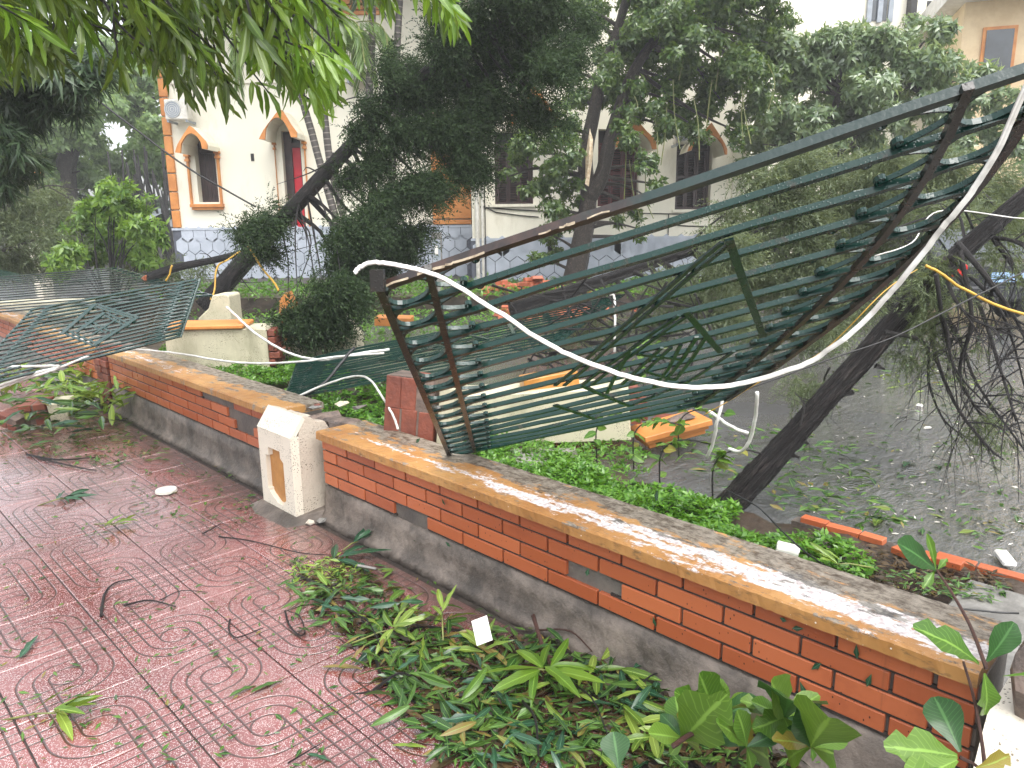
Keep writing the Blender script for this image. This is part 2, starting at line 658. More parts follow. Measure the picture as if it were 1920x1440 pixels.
M = {}
M['tile'] = terrazzo()
M['brick'] = brickmat()
M['cap'] = capmat()
M['cream'] = creammat('cream_plaster', (0.72, 0.66, 0.55))
M['pillarpit'] = creammat('pitted_plaster', (0.56, 0.49, 0.40), (0.22, 0.17, 0.13), 0.85, True, 1.0)
M['slab'] = creammat('pale_yellow_plaster', (0.56, 0.52, 0.38), (0.27, 0.25, 0.16), 0.75)
M['ochre'] = simple('ochre_paint', (0.52, 0.25, 0.06), (0.36, 0.15, 0.03), 0.35, 6, 0.15)
M['orange'] = simple('orange_trim_paint', (0.62, 0.26, 0.07), (0.46, 0.17, 0.04), 0.5, 3, 0.1)
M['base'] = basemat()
M['mortar'] = simple('dark_mortar', (0.055, 0.045, 0.038), (0.025, 0.02, 0.018), 0.5, 14, 0.5)
M['barewall'] = simple('grey_render', (0.16, 0.14, 0.12), (0.085, 0.075, 0.068), 0.5, 6, 0.4)
M['rubble'] = simple('broken_mortar', (0.20, 0.145, 0.115), (0.075, 0.058, 0.05), 0.5, 14, 0.8, 40)
M['redbrick'] = simple('raw_red_brick', (0.24, 0.065, 0.036), (0.10, 0.030, 0.020), 0.5, 9, 0.6, 50, rand=0.4)
M['hollow'] = simple('hollow_red_brick', (0.46, 0.13, 0.06), (0.30, 0.075, 0.035), 0.55, 9, 0.3, 50, rand=0.4)
M['concrete'] = simple('wet_concrete', (0.27, 0.26, 0.24), (0.13, 0.125, 0.115), 0.25, 5, 0.3)
M['soil'] = simple('wet_soil', (0.062, 0.043, 0.030), (0.022, 0.016, 0.011), 0.45, 7, 1.0, 30)
M['asphalt'] = asphaltmat()
M['fence'] = fencemat('dark_green_fence_paint')
M['fencelight'] = fencemat('wet_green_fence_paint', (0.007, 0.036, 0.029), (0.045, 0.03, 0.02), 0.4, 0.56, 1.0)
M['fenceglint'] = fencemat('sky_glint_fence_paint', (0.12, 0.16, 0.15), (0.06, 0.045, 0.035), 0.4, 0.56, 1.0)  # green lightened so the rails carry painted-in sky reflection
M['browned'] = leafmat('browned_wet_leaf', (0.030, 0.022, 0.012), (0.085, 0.055, 0.025), 0.25, 0.05)
M['rail'] = fencemat('rusty_brown_rail', (0.022, 0.020, 0.018), (0.06, 0.030, 0.018), 0.6, 0.52)
def toprail():
    k = NT('rust_to_green_rail')
    w = k.coord('World')
    f = k.ramp(k.math('ADD', k.xyz(w)[1], k.math('MULTIPLY', k.math('SUBTRACT', k.noise(w, 12, 5), 0.5), 0.9)), 0.75, 1.05)
    n = k.noise(w, 14, 6, 0.7)
    c = k.mix(f, k.mix(n, (0.006, 0.024, 0.021), (0.014, 0.032, 0.028)), k.mix(k.ramp(n, 0.4, 0.65), (0.022, 0.016, 0.014), (0.055, 0.03, 0.022)))
    k.set(c, k.math('ADD', 0.18, k.math('MULTIPLY', n, 0.3)), spec=0.6)
    k.bump(k.noise(w, 60, 4), 0.5, 0.003)
    return k.m


M['toprail'] = toprail()
M['chalk'] = simple('cream_flaking_paint', (0.50, 0.42, 0.30), (0.20, 0.15, 0.10), 0.5, 16, 0.5)
M['whitecable'] = simple('white_plastic', (0.74, 0.73, 0.69), (0.48, 0.46, 0.42), 0.3, 14)
M['yellowcable'] = simple('yellow_cord', (0.62, 0.38, 0.06), (0.5, 0.28, 0.04), 0.4, 9)
M['blackcable'] = simple('black_wire', (0.014, 0.014, 0.015), (0.008, 0.008, 0.008), 0.4, 9)
M['wall'] = creammat('stained_cream_facade', (0.78, 0.745, 0.62), (0.50, 0.45, 0.33), 0.55, False, 0.12)
M['bluebase'] = simple('blue_grey_plinth', (0.46, 0.50, 0.57), (0.37, 0.41, 0.47), 0.5, 2.5, 0.15)
M['groove'] = simple('plinth_groove', (0.10, 0.11, 0.14), (0.06, 0.065, 0.08), 0.6, 4)
M['shutter'] = simple('dark_brown_shutter', (0.045, 0.018, 0.016), (0.022, 0.010, 0.010), 0.4, 5)
M['shutterred'] = simple('wine_red_shutter', (0.10, 0.013, 0.018), (0.05, 0.010, 0.012), 0.4, 5)
M['dark'] = simple('dark_opening', (0.018, 0.015, 0.014), (0.010, 0.009, 0.009), 0.5, 3)
M['reddoor'] = simple('bright_red_sheet', (0.72, 0.012, 0.035), (0.60, 0.008, 0.025), 0.4, 3)
M['white'] = simple('white_paint', (0.78, 0.77, 0.74), (0.62, 0.60, 0.56), 0.45, 5)
M['offwhite'] = simple('dirty_white_plastic', (0.70, 0.68, 0.62), (0.5, 0.48, 0.42), 0.4, 9)
M['greyframe'] = simple('grey_frame', (0.30, 0.33, 0.37), (0.22, 0.25, 0.28), 0.4, 5)
M['glass'] = simple('window_glass', (0.05, 0.06, 0.07), (0.03, 0.035, 0.04), 0.08, 2, spec=0.8)
M['bark'] = barkmat('wet_black_bark', (0.085, 0.070, 0.064), (0.012, 0.010, 0.010), 4, 1.3, 1.0, 0.35)
M['barkthin'] = barkmat('wet_dark_bark', (0.035, 0.027, 0.024), (0.010, 0.008, 0.008), 3, 6, 0.6)
M['barkgrey'] = barkmat('grey_brown_bark', (0.12, 0.095, 0.075), (0.03, 0.024, 0.02), 4, 3, 0.8)
M['twigred'] = barkmat('reddish_twig', (0.14, 0.055, 0.04), (0.05, 0.022, 0.016), 3, 30, 0.5)
M['wood'] = simple('torn_pale_wood', (0.72, 0.62, 0.46), (0.5, 0.36, 0.22), 0.6, 20, 0.4)
M['palmbark'] = NT('x').m
bpy.data.materials.remove(M['palmbark'])


def palmbark():
    k = NT('ringed_palm_bark')
    s = k.xyz(k.coord('UV'))
    ring = k.ramp(k.math('SINE', k.math('MULTIPLY', s[1], 62)), 0.75, 0.97)
    n = k.noise(k.coord('World'), 18, 4)
    c = k.mix(n, (0.03, 0.025, 0.023), (0.10, 0.085, 0.075))
    k.set(k.mix(k.math('MULTIPLY', ring, 0.7), c, (0.30, 0.27, 0.23)), 0.5)
    k.bump(ring, 0.5, 0.01)
    return k.m


M['palmbark'] = palmbark()
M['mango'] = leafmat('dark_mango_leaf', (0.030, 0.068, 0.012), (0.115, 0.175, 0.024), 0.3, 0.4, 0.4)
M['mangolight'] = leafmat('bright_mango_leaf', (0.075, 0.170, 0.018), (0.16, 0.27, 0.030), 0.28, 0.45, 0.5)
M['fallen'] = leafmat('fallen_mango_leaf', (0.010, 0.040, 0.010), (0.075, 0.150, 0.026), 0.2, 0.15, 0.6, yellow=(0.20, 0.13, 0.04))
M['fallenlight'] = leafmat('fallen_yellow_green_leaf', (0.07, 0.145, 0.018), (0.19, 0.265, 0.045), 0.24, 0.2, 0.6)
M['deepleaf'] = leafmat('deep_green_leaf', (0.012, 0.045, 0.022), (0.025, 0.075, 0.035), 0.2, 0.1, 0.8)
M['broad'] = leafmat('broad_green_leaf', (0.045, 0.12, 0.014), (0.12, 0.21, 0.030), 0.3, 0.25, 0.5, yellow=(0.22, 0.17, 0.03), spec=0.4)
M['broaddark'] = leafmat('broad_dark_leaf', (0.014, 0.055, 0.014), (0.032, 0.095, 0.02), 0.32, 0.2, 0.5, spec=0.4)
M['cypress'] = leafmat('dark_cypress_foliage', (0.007, 0.019, 0.009), (0.050, 0.085, 0.032), 0.6, 0.2, spec=0.2)
M['cypressgrey'] = leafmat('grey_green_cypress_foliage', (0.060, 0.090, 0.046), (0.17, 0.21, 0.11), 0.5, 0.35, spec=0.4)
M['ficus'] = leafmat('glossy_ficus_leaf', (0.032, 0.078, 0.022), (0.125, 0.195, 0.050), 0.25, 0.4, spec=0.7)
M['schefflera'] = leafmat('pale_umbrella_leaf', (0.085, 0.145, 0.072), (0.23, 0.31, 0.16), 0.22, 0.4, spec=0.9)
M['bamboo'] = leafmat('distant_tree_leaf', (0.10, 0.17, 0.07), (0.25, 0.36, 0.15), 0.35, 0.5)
M['bush'] = leafmat('bright_bush_leaf', (0.055, 0.125, 0.022), (0.19, 0.31, 0.050), 0.35, 0.4)
M['ground'] = leafmat('ground_cover_leaf', (0.045, 0.135, 0.012), (0.13, 0.28, 0.030), 0.28, 0.3)
M['drab'] = leafmat('long_dark_leaf', (0.022, 0.045, 0.024), (0.07, 0.115, 0.055), 0.35, 0.3)
M['paleflake'] = simple('pale_wet_flake', (0.6, 0.57, 0.5), (0.35, 0.33, 0.28), 0.3, 30)
M['vine'] = simple('yellow_green_vine', (0.20, 0.22, 0.06), (0.11, 0.13, 0.035), 0.5, 8)
M['carwhite'] = simple('white_car_paint', (0.68, 0.68, 0.68), (0.6, 0.6, 0.6), 0.15, 2)
M['cardark'] = simple('dark_car_paint', (0.02, 0.022, 0.026), (0.015, 0.016, 0.018), 0.15, 2)
M['tyre'] = simple('black_rubber', (0.02, 0.02, 0.02), (0.012, 0.012, 0.012), 0.6, 9)
M['taillight'] = simple('red_lens', (0.55, 0.01, 0.008), (0.4, 0.008, 0.006), 0.15, 5)
M['blue'] = simple('pale_blue_plate', (0.35, 0.5, 0.75), (0.25, 0.4, 0.62), 0.3, 5)


# ------------------------------------------------------------------ the setting: sky is the world; ground, pavement, planter, courtyard
def sstep(v, a, b):
    u = min(1.0, max(0.0, (v - a) / (b - a)))
    return u * u * (3 - 2 * u)


def grid_sheet(x0, x1, y0, y1, nx, ny, hfun):
    mb = MB()
    vs = [(x0 + (x1 - x0) * i / nx, y0 + (y1 - y0) * j / ny, 0) for j in range(ny + 1) for i in range(nx + 1)]
    vs = [(x, y, hfun(x, y)) for x, y, _ in vs]
    fs = [(j * (nx + 1) + i, j * (nx + 1) + i + 1, (j + 1) * (nx + 1) + i + 1, (j + 1) * (nx + 1) + i) for j in range(ny) for i in range(nx)]
    return mb.add(vs, fs)


structure(MB().add([(-150, -150, -0.04), (150, -150, -0.04), (150, 150, -0.04), (-150, 150, -0.04)], [(0, 1, 2, 3)]).build('ground', M['soil'], fix=False))
pave = structure(MB().box(-6, 2.0, -3, 22, -0.035, -0.008).build('pavement', M['mortar'], origin=(0, 0, 0)))


def tile_mesh():
    bm = bmesh.new()
    bmesh.ops.create_cube(bm, size=1.0)
    for v in bm.verts:
        v.co = Vector((v.co.x * 0.394, v.co.y * 0.394, v.co.z * 0.026 - 0.013))
    top = [e for e in bm.edges if all(v.co.z > -0.001 for v in e.verts)]
    bmesh.ops.bevel(bm, geom=top, offset=0.003, segments=1, affect='EDGES')
    me = bpy.data.meshes.new('paving_tile')
    bm.to_mesh(me)
    bm.free()
    me.materials.append(M['tile'])
    return me


TILE = tile_mesh()
for i in range(-7, 4):
    for j in range(-3, 28):
        cx, cy = 0.555 + 0.4 * i, 2.56 + 0.4 * j
        if cx > 1.9 or cx < -2.3:
            continue
        q = np.array([cx, cy, 0]) - CEN
        dz = q @ CAM_F
        if dz < 0.4:
            continue
        px, py = 960 + FOC * (q @ CAM_R) / dz, 720 + FOC * (q @ CAM_D) / dz
        if not (-1100 < px < 1700 and 300 < py < 1800):
            continue
        Mx = Matrix.Translation((cx, cy, random.uniform(-0.0012, 0.0008))) @ Matrix.Rotation(random.uniform(-0.003, 0.003), 4, 'X') @ Matrix.Rotation(random.uniform(-0.003, 0.003), 4, 'Y') @ Matrix.Rotation(R(90) if (i + j) % 2 else 0.0, 4, 'Z')
        put('paving_tile', TILE, Mx, pave)

structure(MB().box(3.66, 60, -14, 60, -0.03, 0.015).build('courtyard', M['asphalt']))
structure(grid_sheet(2.3, 3.66, -2, 14, 24, 160, lambda x, y: 0.085 + 0.29 * sstep(y, 3.7, 5.0) + 0.03 * math.sin(x * 7 + y * 3) * math.sin(y * 5 - x * 2) + 0.012 * math.sin(31 * x) * math.sin(27 * y) - (0.10 if x > 3.62 else 0)).build('planter_soil', M['soil'], smooth=True))
_b = lev(330, 500, 14)[0], lev(1480, 500, 14)[0]
structure(MB(FRAME).box(_b[0] - 2, _b[1] + 2, 13.2, 18.2, -0.02, 0.34).build('building_terrace', M['soil']))


# ------------------------------------------------------------------ low brick wall along the pavement
FX = 2.047      # face of the brick tiles


def extrude_y(prof, y0, y1, n, jit):
    mb = MB()
    vs, fs = [], []
    k = len(prof)
    for i in range(n + 1):
        y = y0 + (y1 - y0) * i / n
        for (x, z) in prof:
            a = jit if 0 < i < n else 0
            vs.append((x + random.uniform(-a, a), y, z + random.uniform(-a, a)))
    for i in range(n):
        for j in range(k):
            l = (j + 1) % k
            fs.append((i * k + j, i * k + l, (i + 1) * k + l, (i + 1) * k + j))
    fs += [tuple(range(k)), tuple(reversed(range(n * k, n * k + k)))]
    return mb.add(vs, fs)


BRICKS = {}


def brick_mesh(L):
    key = round(L, 2)
    if key not in BRICKS:
        bm = bmesh.new()
        bmesh.ops.create_cube(bm, size=1.0)
        for v in bm.verts:
            v.co = Vector((v.co.x * 0.03, v.co.y * key, v.co.z * 0.0575))
        bmesh.ops.bevel(bm, geom=list(bm.edges), offset=0.0022, segments=1, affect='EDGES')
        me = bpy.data.meshes.new('brick')
        bm.to_mesh(me)
        bm.free()
        me.materials.append(M['brick'])
        BRICKS[key] = me
    return BRICKS[key]


def project(p):
    q = np.array(p, float) - CEN
    return 960 + FOC * (q @ CAM_R) / (q @ CAM_F), 720 + FOC * (q @ CAM_D) / (q @ CAM_F)


def brick_rows(root, y0, y1, ztop, offs, missing, rows=4, x=FX):
    for r in range(rows):
        z = ztop - 0.0675 * r
        yj = offs + (0.105 if r % 2 else 0.0)
        k0 = math.floor((y0 - yj) / 0.2605) - 1
        for k in range(k0, k0 + 60):
            a, b = yj + 0.2605 * k, yj + 0.2605 * (k + 1)
            a, b = max(a, y0), min(b, y1)
            if b - a < 0.05:
                continue
            c = (a + b) / 2
            px, py = project((x, c, z))
            if any(mr == r and p0 < px < p1 for mr, p0, p1 in missing):
                continue
            Mx = Matrix.Translation((x + 0.015 + random.uniform(-0.0015, 0.0015), c, z)) @ Matrix.Rotation(random.uniform(-0.006, 0.006), 4, 'X')
            put('brick', brick_mesh(b - a - 0.0135), Mx, root)


def brick_wall(y0, y1, dz, offs, missing, label, rows=4):
    root = thing('brick_wall', (2.19, (y0 + y1) / 2, 0), label, 'brick wall', 'sections of the low brick wall')
    MB().box(FX + 0.016, 2.325, y0, y1, 0.0, 0.474 + dz).build('wall_core', M['barewall'], root)
    n = max(8, int((y1 - y0) / 0.05))
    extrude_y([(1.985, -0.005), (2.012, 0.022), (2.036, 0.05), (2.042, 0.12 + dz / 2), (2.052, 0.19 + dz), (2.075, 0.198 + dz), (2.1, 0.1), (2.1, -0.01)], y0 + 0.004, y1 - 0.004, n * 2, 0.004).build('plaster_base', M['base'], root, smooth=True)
    # dark bed joints behind the tiles, where the tiles still hold
    extrude_y([(2.012, 0.474 + dz), (2.014, 0.512 + dz), (2.02, 0.5185 + dz), (2.335, 0.5185 + dz), (2.342, 0.512 + dz), (2.342, 0.474 + dz)], y0 + 0.003, y1 - 0.003, n * 3, 0.0013).build('coping', M['cap'], root)
    brick_rows(root, y0, y1, 0.4415 + dz, offs, missing, rows)
    # mortar between the tiles
    mo = MB()
    for r in range(rows + 1):
        z = 0.4415 + dz + 0.0338 - 0.0675 * r
        run = []
        for i in range(int((y1 - y0) / 0.05)):
            y = y0 + 0.05 * (i + 0.5)
            px, py = project((FX, y, z))
            ok = not any(mr in (r, r - 1) and p0 < px < p1 for mr, p0, p1 in missing)
            if ok:
                mo.box(FX + 0.008, FX + 0.02, y - 0.025, y + 0.025, z - 0.006, z + 0.006)
    mo.build('bed_joint', M['mortar'], root)
    return root


brick_wall(0.375, 3.60, 0.0, 3.088, [(3, 739, 796), (2, 1046, 1142)], 'near stretch of low orange brick wall between the cream pillar stump and the right edge')
brick_wall(4.06, 7.24, 0.032, 4.186, [(0, 379, 438), (1, 424, 492), (2, 443, 478), (2, 478, 490), (3, 418, 428)], 'low brick wall behind the cream stump, with grey patches of missing bricks')
brick_wall(7.62, 13.5, 0.01, 7.62, [], 'far end of the low brick wall under the collapsed railings on the left')


# ------------------------------------------------------------------ cream pillar stump in the wall
root = thing('gate_pillar', (2.1, 3.85, 0), 'broken cream pillar stump with an ochre inset panel, standing in the low wall', 'pillar')
X0, Y0, Y1 = 1.89, 3.66, 4.045
# front shell with the inset panel cut out: built as four strips round the opening
mb = MB()
iy0, iy1, iz0, iz1 = 3.755, 3.955, 0.085, 0.385
rim = [(3.955, 0.13), (3.972, 0.13), (3.972, 0.335), (3.935, 0.335), (3.935, 0.385), (3.795, 0.385), (3.795, 0.345), (3.762, 0.325), (3.762, 0.10), (3.79, 0.078), (3.80, 0.062), (3.865, 0.062), (3.94, 0.10), (3.955, 0.115)]
outer = [(Y1, 0.02), (Y1, 0.49), (Y0, 0.49), (Y0, 0.02)]
bm = bmesh.new()
ov = [bm.verts.new((X0, y, z)) for y, z in outer]
rv = [bm.verts.new((X0, y, z)) for y, z in rim]
edges = [bm.edges.new((ov[i], ov[(i + 1) % 4])) for i in range(4)] + [bm.edges.new((rv[i], rv[(i + 1) % len(rv)])) for i in range(len(rv))]
bmesh.ops.triangle_fill(bm, edges=edges, use_beauty=True)
ext = [f for f in bm.faces]
g = bmesh.ops.extrude_face_region(bm, geom=ext)
for v in [e for e in g['geom'] if isinstance(e, bmesh.types.BMVert)]:
    v.co.x += 0.05
mb.bm(bm)
mb.build('front_plaster', M['cream'], root)
MB().box(X0 + 0.028, X0 + 0.06, 3.70, 4.0, 0.05, 0.42).build('inset_panel', M['ochre'], root)
# body: sides are coarse pitted render, the back broken away
prof = [(X0 + 0.05, 0.0), (X0 + 0.05, 0.49), (1.972, 0.597), (2.02, 0.585), (2.06, 0.55), (2.11, 0.545), (2.135, 0.50), (2.12, 0.40), (2.15, 0.28), (2.16, 0.12), (2.13, 0.0)]
extrude_y(prof, Y0 + 0.002, Y1 - 0.002, 8, 0.005).build('render_body', M['pillarpit'], root)
MB().add([(X0 - 0.002, Y0 - 0.003, 0.488), (X0 - 0.002, Y1 + 0.003, 0.488), (1.970, Y1 + 0.003, 0.602), (1.970, Y0 - 0.003, 0.600),
          (X0 + 0.02, Y0 - 0.003, 0.47), (X0 + 0.02, Y1 + 0.003, 0.47), (1.985, Y1 + 0.003, 0.58), (1.985, Y0 - 0.003, 0.58)],
         [(0, 1, 2, 3), (7, 6, 5, 4), (0, 4, 5, 1), (1, 5, 6, 2), (2, 6, 7, 3), (3, 7, 4, 0)]).build('bevelled_top', M['cream'], root)
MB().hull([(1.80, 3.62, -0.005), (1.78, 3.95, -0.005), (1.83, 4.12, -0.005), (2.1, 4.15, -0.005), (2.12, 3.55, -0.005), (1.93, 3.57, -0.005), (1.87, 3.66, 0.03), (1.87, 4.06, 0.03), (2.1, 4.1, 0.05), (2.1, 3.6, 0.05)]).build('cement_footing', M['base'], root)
mb = MB()
rr = random.Random(5)
for i in range(5):
    mb.chunk((2.12 + rr.random() * 0.2, 3.66 + i * 0.09, 0.46), 0.22, 0.2, 0.14, rr)
mb.build('broken_core', M['rubble'], root)

rr = random.Random(8)
for lab, px, py, s, mt, sz in (('flat grey mortar flake lying on the broken top beside the pillar stump', 590, 771, 0.09, 'concrete', 0.02),
                               ('small red brick fragment on the broken top behind the pillar stump', 596, 770, 0.045, 'redbrick', 0.03),
                               ('pale yellowish stone on the broken top behind the pillar stump', 642, 766, 0.085, 'slab', 0.03),
                               ('dark slate coloured slab at the far edge of the broken wall top', 678, 772, 0.10, 'barewall', 0.03),
                               ('peeled plaster sheet tilted on the rubble next to the right coping end', 590, 790, 0.08, 'rubble', 0.02)):
    p = on_z(px, py, 0.52)
    tag(MB().chunk((p[0], p[1], 0.535 + sz / 2), s, s * 0.8, sz, rr).build('rubble_piece', M[mt]), lab, 'rubble')
for lab, px, py, s, mt in (('small white stone on the pavement at the foot of the pillar stump', 581, 984, 0.055, 'cream'), ('small grey stone beside the white one at the pillar foot', 604, 980, 0.06, 'concrete')):
    p = on_z(px, py, 0.0)
    tag(MB().chunk((p[0], p[1], 0.015), s, s * 0.7, 0.03, rr).build('stone', M[mt]), lab, 'stone')

# ------------------------------------------------------------------ pillar at the right edge, cracked through
root = thing('gate_pillar', (2.05, 0.2, 0), 'cracked cream pillar at the right edge with bare brick in the break', 'pillar')
extrude_y([(1.80, 0.0), (1.80, 0.38), (1.835, 0.44), (1.88, 0.50), (2.3, 0.5), (2.3, 0.0)], -0.06, 0.325, 10, 0.006).build('lower_plaster', M['cream'], root)
mb = MB()
for i in range(4):
    for j in range(2):
        mb.bevbox(1.93 + j * 0.17, 2.09 + j * 0.17, 0.02, 0.315, 0.50 + i * 0.062, 0.555 + i * 0.062, 0.004)
MB().chunk((2.0, 0.16, 0.60), 0.26, 0.30, 0.26, rr, 24).build('broken_mortar', M['rubble'], root)
for i in range(4):
    for j in range(2):
        MB().bevbox(1.95 + j * 0.16, 2.10 + j * 0.16, 0.12, 0.285, 0.545 + i * 0.062, 0.60 + i * 0.062, 0.004).build('brick', M['redbrick'], root)
T = Matrix.Translation((2.07, 0.10, 0.775)) @ Matrix.Rotation(R(6), 4, 'X')
MB(T).bevbox(-0.20, 0.20, -0.19, 0.185, 0.0, 1.1, 0.02).build('upper_shaft', M['cream'], root)

# ------------------------------------------------------------------ broken pier between the wall stretches, and lumps thrown off it
root = thing('brick_pier', (2.15, 7.43, 0), 'broken bare brick pier between two stretches of wall under the railing', 'brick pier')
rr = random.Random(3)
for i in range(9):
    for (xa, ya) in ((2.03, 7.26), (2.03, 7.43), (2.20, 7.26), (2.20, 7.43)):
        if i > 6 and rr.random() < 0.5:
            continue
        j = rr.uniform(-0.012, 0.012)
        MB().bevbox(xa + j, xa + 0.155 + j, ya + j, ya + 0.16 + j, i * 0.064, i * 0.064 + 0.057, 0.004).build('brick', M['redbrick'], root)
MB().box(2.05, 2.34, 7.28, 7.58, 0, 0.55).build('mortar_core', M['rubble'], root)


def brick_lump(name, T, nx, ny, nz, label, plaster=None, mat='redbrick', bx=0.105, by=0.215, bz=0.062):
    """a lump of brickwork torn off whole: single bricks in mortar, plaster still on one face"""
    loc = T @ Vector((nx * bx / 2, ny * by / 2, 0))
    root = thing(name, tuple(loc), label, 'broken brickwork')
    MB(T).box(0.008, nx * bx - 0.012, 0.008, ny * by - 0.012, 0.008, nz * bz - 0.01).build('mortar', M['rubble'], root)
    for i in range(nx):
        for j in range(ny):
            for k in range(nz):
                if 0 < i < nx - 1 and 0 < j < ny - 1 and 0 < k < nz - 1:
                    continue
                if rr.random() < 0.06:
                    continue
                q = [rr.uniform(-0.006, 0.006) for _ in range(3)]
                MB(T).bevbox(i * bx + q[0], (i + 1) * bx - 0.012 + q[0], j * by + q[1], (j + 1) * by - 0.012 + q[1], k * bz + q[2], (k + 1) * bz - 0.010 + q[2], 0.004).build('brick', M[mat], root)
    if plaster:
        x0, x1, y0, y1, z0, z1 = plaster
        MB(T).bevbox(x0, x1, y0, y1, z0, z1, 0.006).build('plaster_face', M['slab'], root)
    return root


def frame_at(px, py, D, yaw=0.0, tilt=0.0, roll=0.0):
    p = pt(px, py, D)
    return Matrix.Translation(Vector(p)) @ FRAME @ Matrix.Rotation(R(yaw), 4, 'Z') @ Matrix.Rotation(R(tilt), 4, 'X') @ Matrix.Rotation(R(roll), 4, 'Y')


# brick pillar butt standing askew just behind the stump (bricks on edge, cream plaster on its right side)
brick_lump('brick_lump', Matrix.Translation((0, 0, 0.1 - pt(704, 838, 3.95)[2])) @ frame_at(704, 838, 3.95, -14, -5, 4), 3, 2, 4, 'upturned butt of a fallen brick pillar behind the stump', (0.315, 0.40, 0.0, 0.24, 0.0, 0.70), bx=0.10, by=0.12, bz=0.186)


def slab(px0, px1, pyt, pyb, D, depth, label, mat='slab', yaw=0, tilt=0, roll=0, cat='fallen slab', trim=None, bricks=True, pent=None, foot=True):
    a, b = lev(px0, pyb, D), lev(px1, pyb, D)
    h = (pyb - pyt) / FOC * D
    w = b[0] - a[0]
    T = frame_at((px0 + px1) / 2, pyb, D, yaw, tilt, roll)
    root = thing('fallen_pillar', tuple(T.translation), label, cat)
    mb = MB(T)
    if pent:
        poly = [(x * w - w / 2, z * h) for x, z in pent]
    else:
        poly = [(-w / 2, 0), (w / 2, 0), (w / 2, h * 0.96), (w * 0.47, h), (-w * 0.48, h), (-w / 2, h * 0.97)]
    dz = max(0.0, a[2] - (0.36 if D > 6 else 0.06)) if foot else 0.0
    poly = [(x, z - dz if z < 0.01 else z) for x, z in poly]
    mb.prism(poly, lambda x, y, z: (x, y, z), depth)
    mb.build('plaster_body', M[mat], root, bevel=0.008)
    if trim:
        MB(T).bevbox(-w / 2 - 0.02, w / 2 * trim[0], -0.03, depth, h + 0.004, h + 0.004 + trim[1], 0.008).build('orange_moulding', M['orange'], root)
    if bricks:
        for k in range(max(2, int(h / 0.065))):
            for j in range(max(1, int(depth / 0.13))):
                MB(T).bevbox(w / 2 + 0.003, w / 2 + 0.05 + rr.uniform(0, 0.05), 0.01 + j * 0.13, 0.125 + j * 0.13, 0.005 + k * 0.065, 0.06 + k * 0.065, 0.004).build('brick', M['redbrick'], root)
    return root


slab(318, 503, 616, 690, 6.35, 0.36, 'pale yellow fallen pillar section lying behind the wall below the railing corner', trim=(0.55, 0.035), yaw=4)
slab(372, 436, 552, 618, 7.0, 0.3, 'upright cream pillar stub with a cable looped over it', bricks=False, pent=[(0, 0), (1, 0), (0.98, 0.95), (0.9, 1.0), (0.5, 0.98), (0.35, 0.6), (0.02, 0.32)])
slab(550, 672, 596, 664, 6.9, 0.3, 'tapering pale slab of plaster under the dark cypress crown', bricks=False, pent=[(0, 0), (1, 0), (1, 0.45), (0.78, 1.0), (0.45, 0.62), (0.0, 0.25)])
slab(800, 1180, 732, 806, 5.2, 0.36, 'long cream fallen pillar lying behind the leaning green railing', yaw=-8, roll=-4, trim=None)
slab(985, 1090, 702, 738, 5.3, 0.2, 'ochre topped pillar cap fragment behind the leaning green railing', mat='ochre', roll=-8, bricks=False, yaw=10, foot=False)
slab(0, 160, 565, 640, 10.5, 0.4, 'cream pillar remains under the far end of the fallen railings', bricks=False)
slab(522, 556, 548, 600, 8.2, 0.25, 'small orange and white pillar finial under the cypress branches', mat='orange', bricks=False, pent=[(0, 0), (1, 0), (0.8, 0.5), (0.5, 1), (0.1, 0.7)])
slab(702, 770, 596, 612, 10.0, 0.35, 'orange moulding piece seen through the railing ovals', mat='orange', bricks=False, roll=2)

# stepped orange cornice piece
T = frame_at(1276, 826, 5.1, 14, 0, -10)
root = thing('cornice_piece', tuple(T.translation), 'broken orange stepped cornice piece lying in the leaves behind the railing', 'cornice piece')
for k, (d, z0, z1) in enumerate(((0.0, 0.0, 0.03), (-0.02, 0.031, 0.055), (-0.045, 0.056, 0.09))):
    MB(T).bevbox(-0.24 - 0.02 * k, 0.20 + 0.02 * k, d, 0.26, z0 * 1.2, z1 * 1.2, 0.004).build('moulding_step', M['orange'], root)
MB(T).chunk((0.08, 0.13, 0.11), 0.2, 0.18, 0.06, rr).build('broken_mortar', M['rubble'], root)

# loose bricks and lumps in the planter
for lab, px, py, D, w, d, h, mt in (('red brick standing on end beside the tapering slab', 588, 664, 8.4, 0.12, 0.12, 0.13, 'redbrick'),
                                    ('dark brick block under the cypress foliage left of the tapering slab', 528, 684, 7.8, 0.22, 0.2, 0.18, 'redbrick'),
                                    ('brick fragment lying behind the near railing end', 1195, 790, 5.6, 0.16, 0.12, 0.17, 'redbrick'),
                                    ('red brick lump seen through the lower railing bars', 1262, 812, 5.3, 0.34, 0.2, 0.09, 'redbrick'),
                                    ('ruddy brick lump at the railing end on the left', 1128, 792, 5.6, 0.2, 0.15, 0.12, 'redbrick')):
    T = frame_at(px, py, D, rr.uniform(-30, 30), 0, rr.uniform(-6, 6))
    tag(MB(T).bevbox(-w / 2, w / 2, 0, d, 0, h, 0.008).build('loose_brick', M[mt]), lab, 'brick')

# broken brick lump with plaster on the pavement at the far left
T = frame_at(88, 796, 5.95, 10, 6, -4)
brick_lump('brick_lump', T @ Matrix.Translation((-0.18, 0, 0)), 2, 1, 3, 'lump of brickwork with cream plaster in the leaves on the pavement at left', (0.215, 0.36, 0.0, 0.2, 0.0, 0.17))
T = frame_at(14, 806, 5.85, -20, 10, 14)
brick_lump('brick_lump', T @ Matrix.Translation((-0.1, 0, 0)), 2, 1, 2, 'small tilted brick lump at the left edge of the pavement')
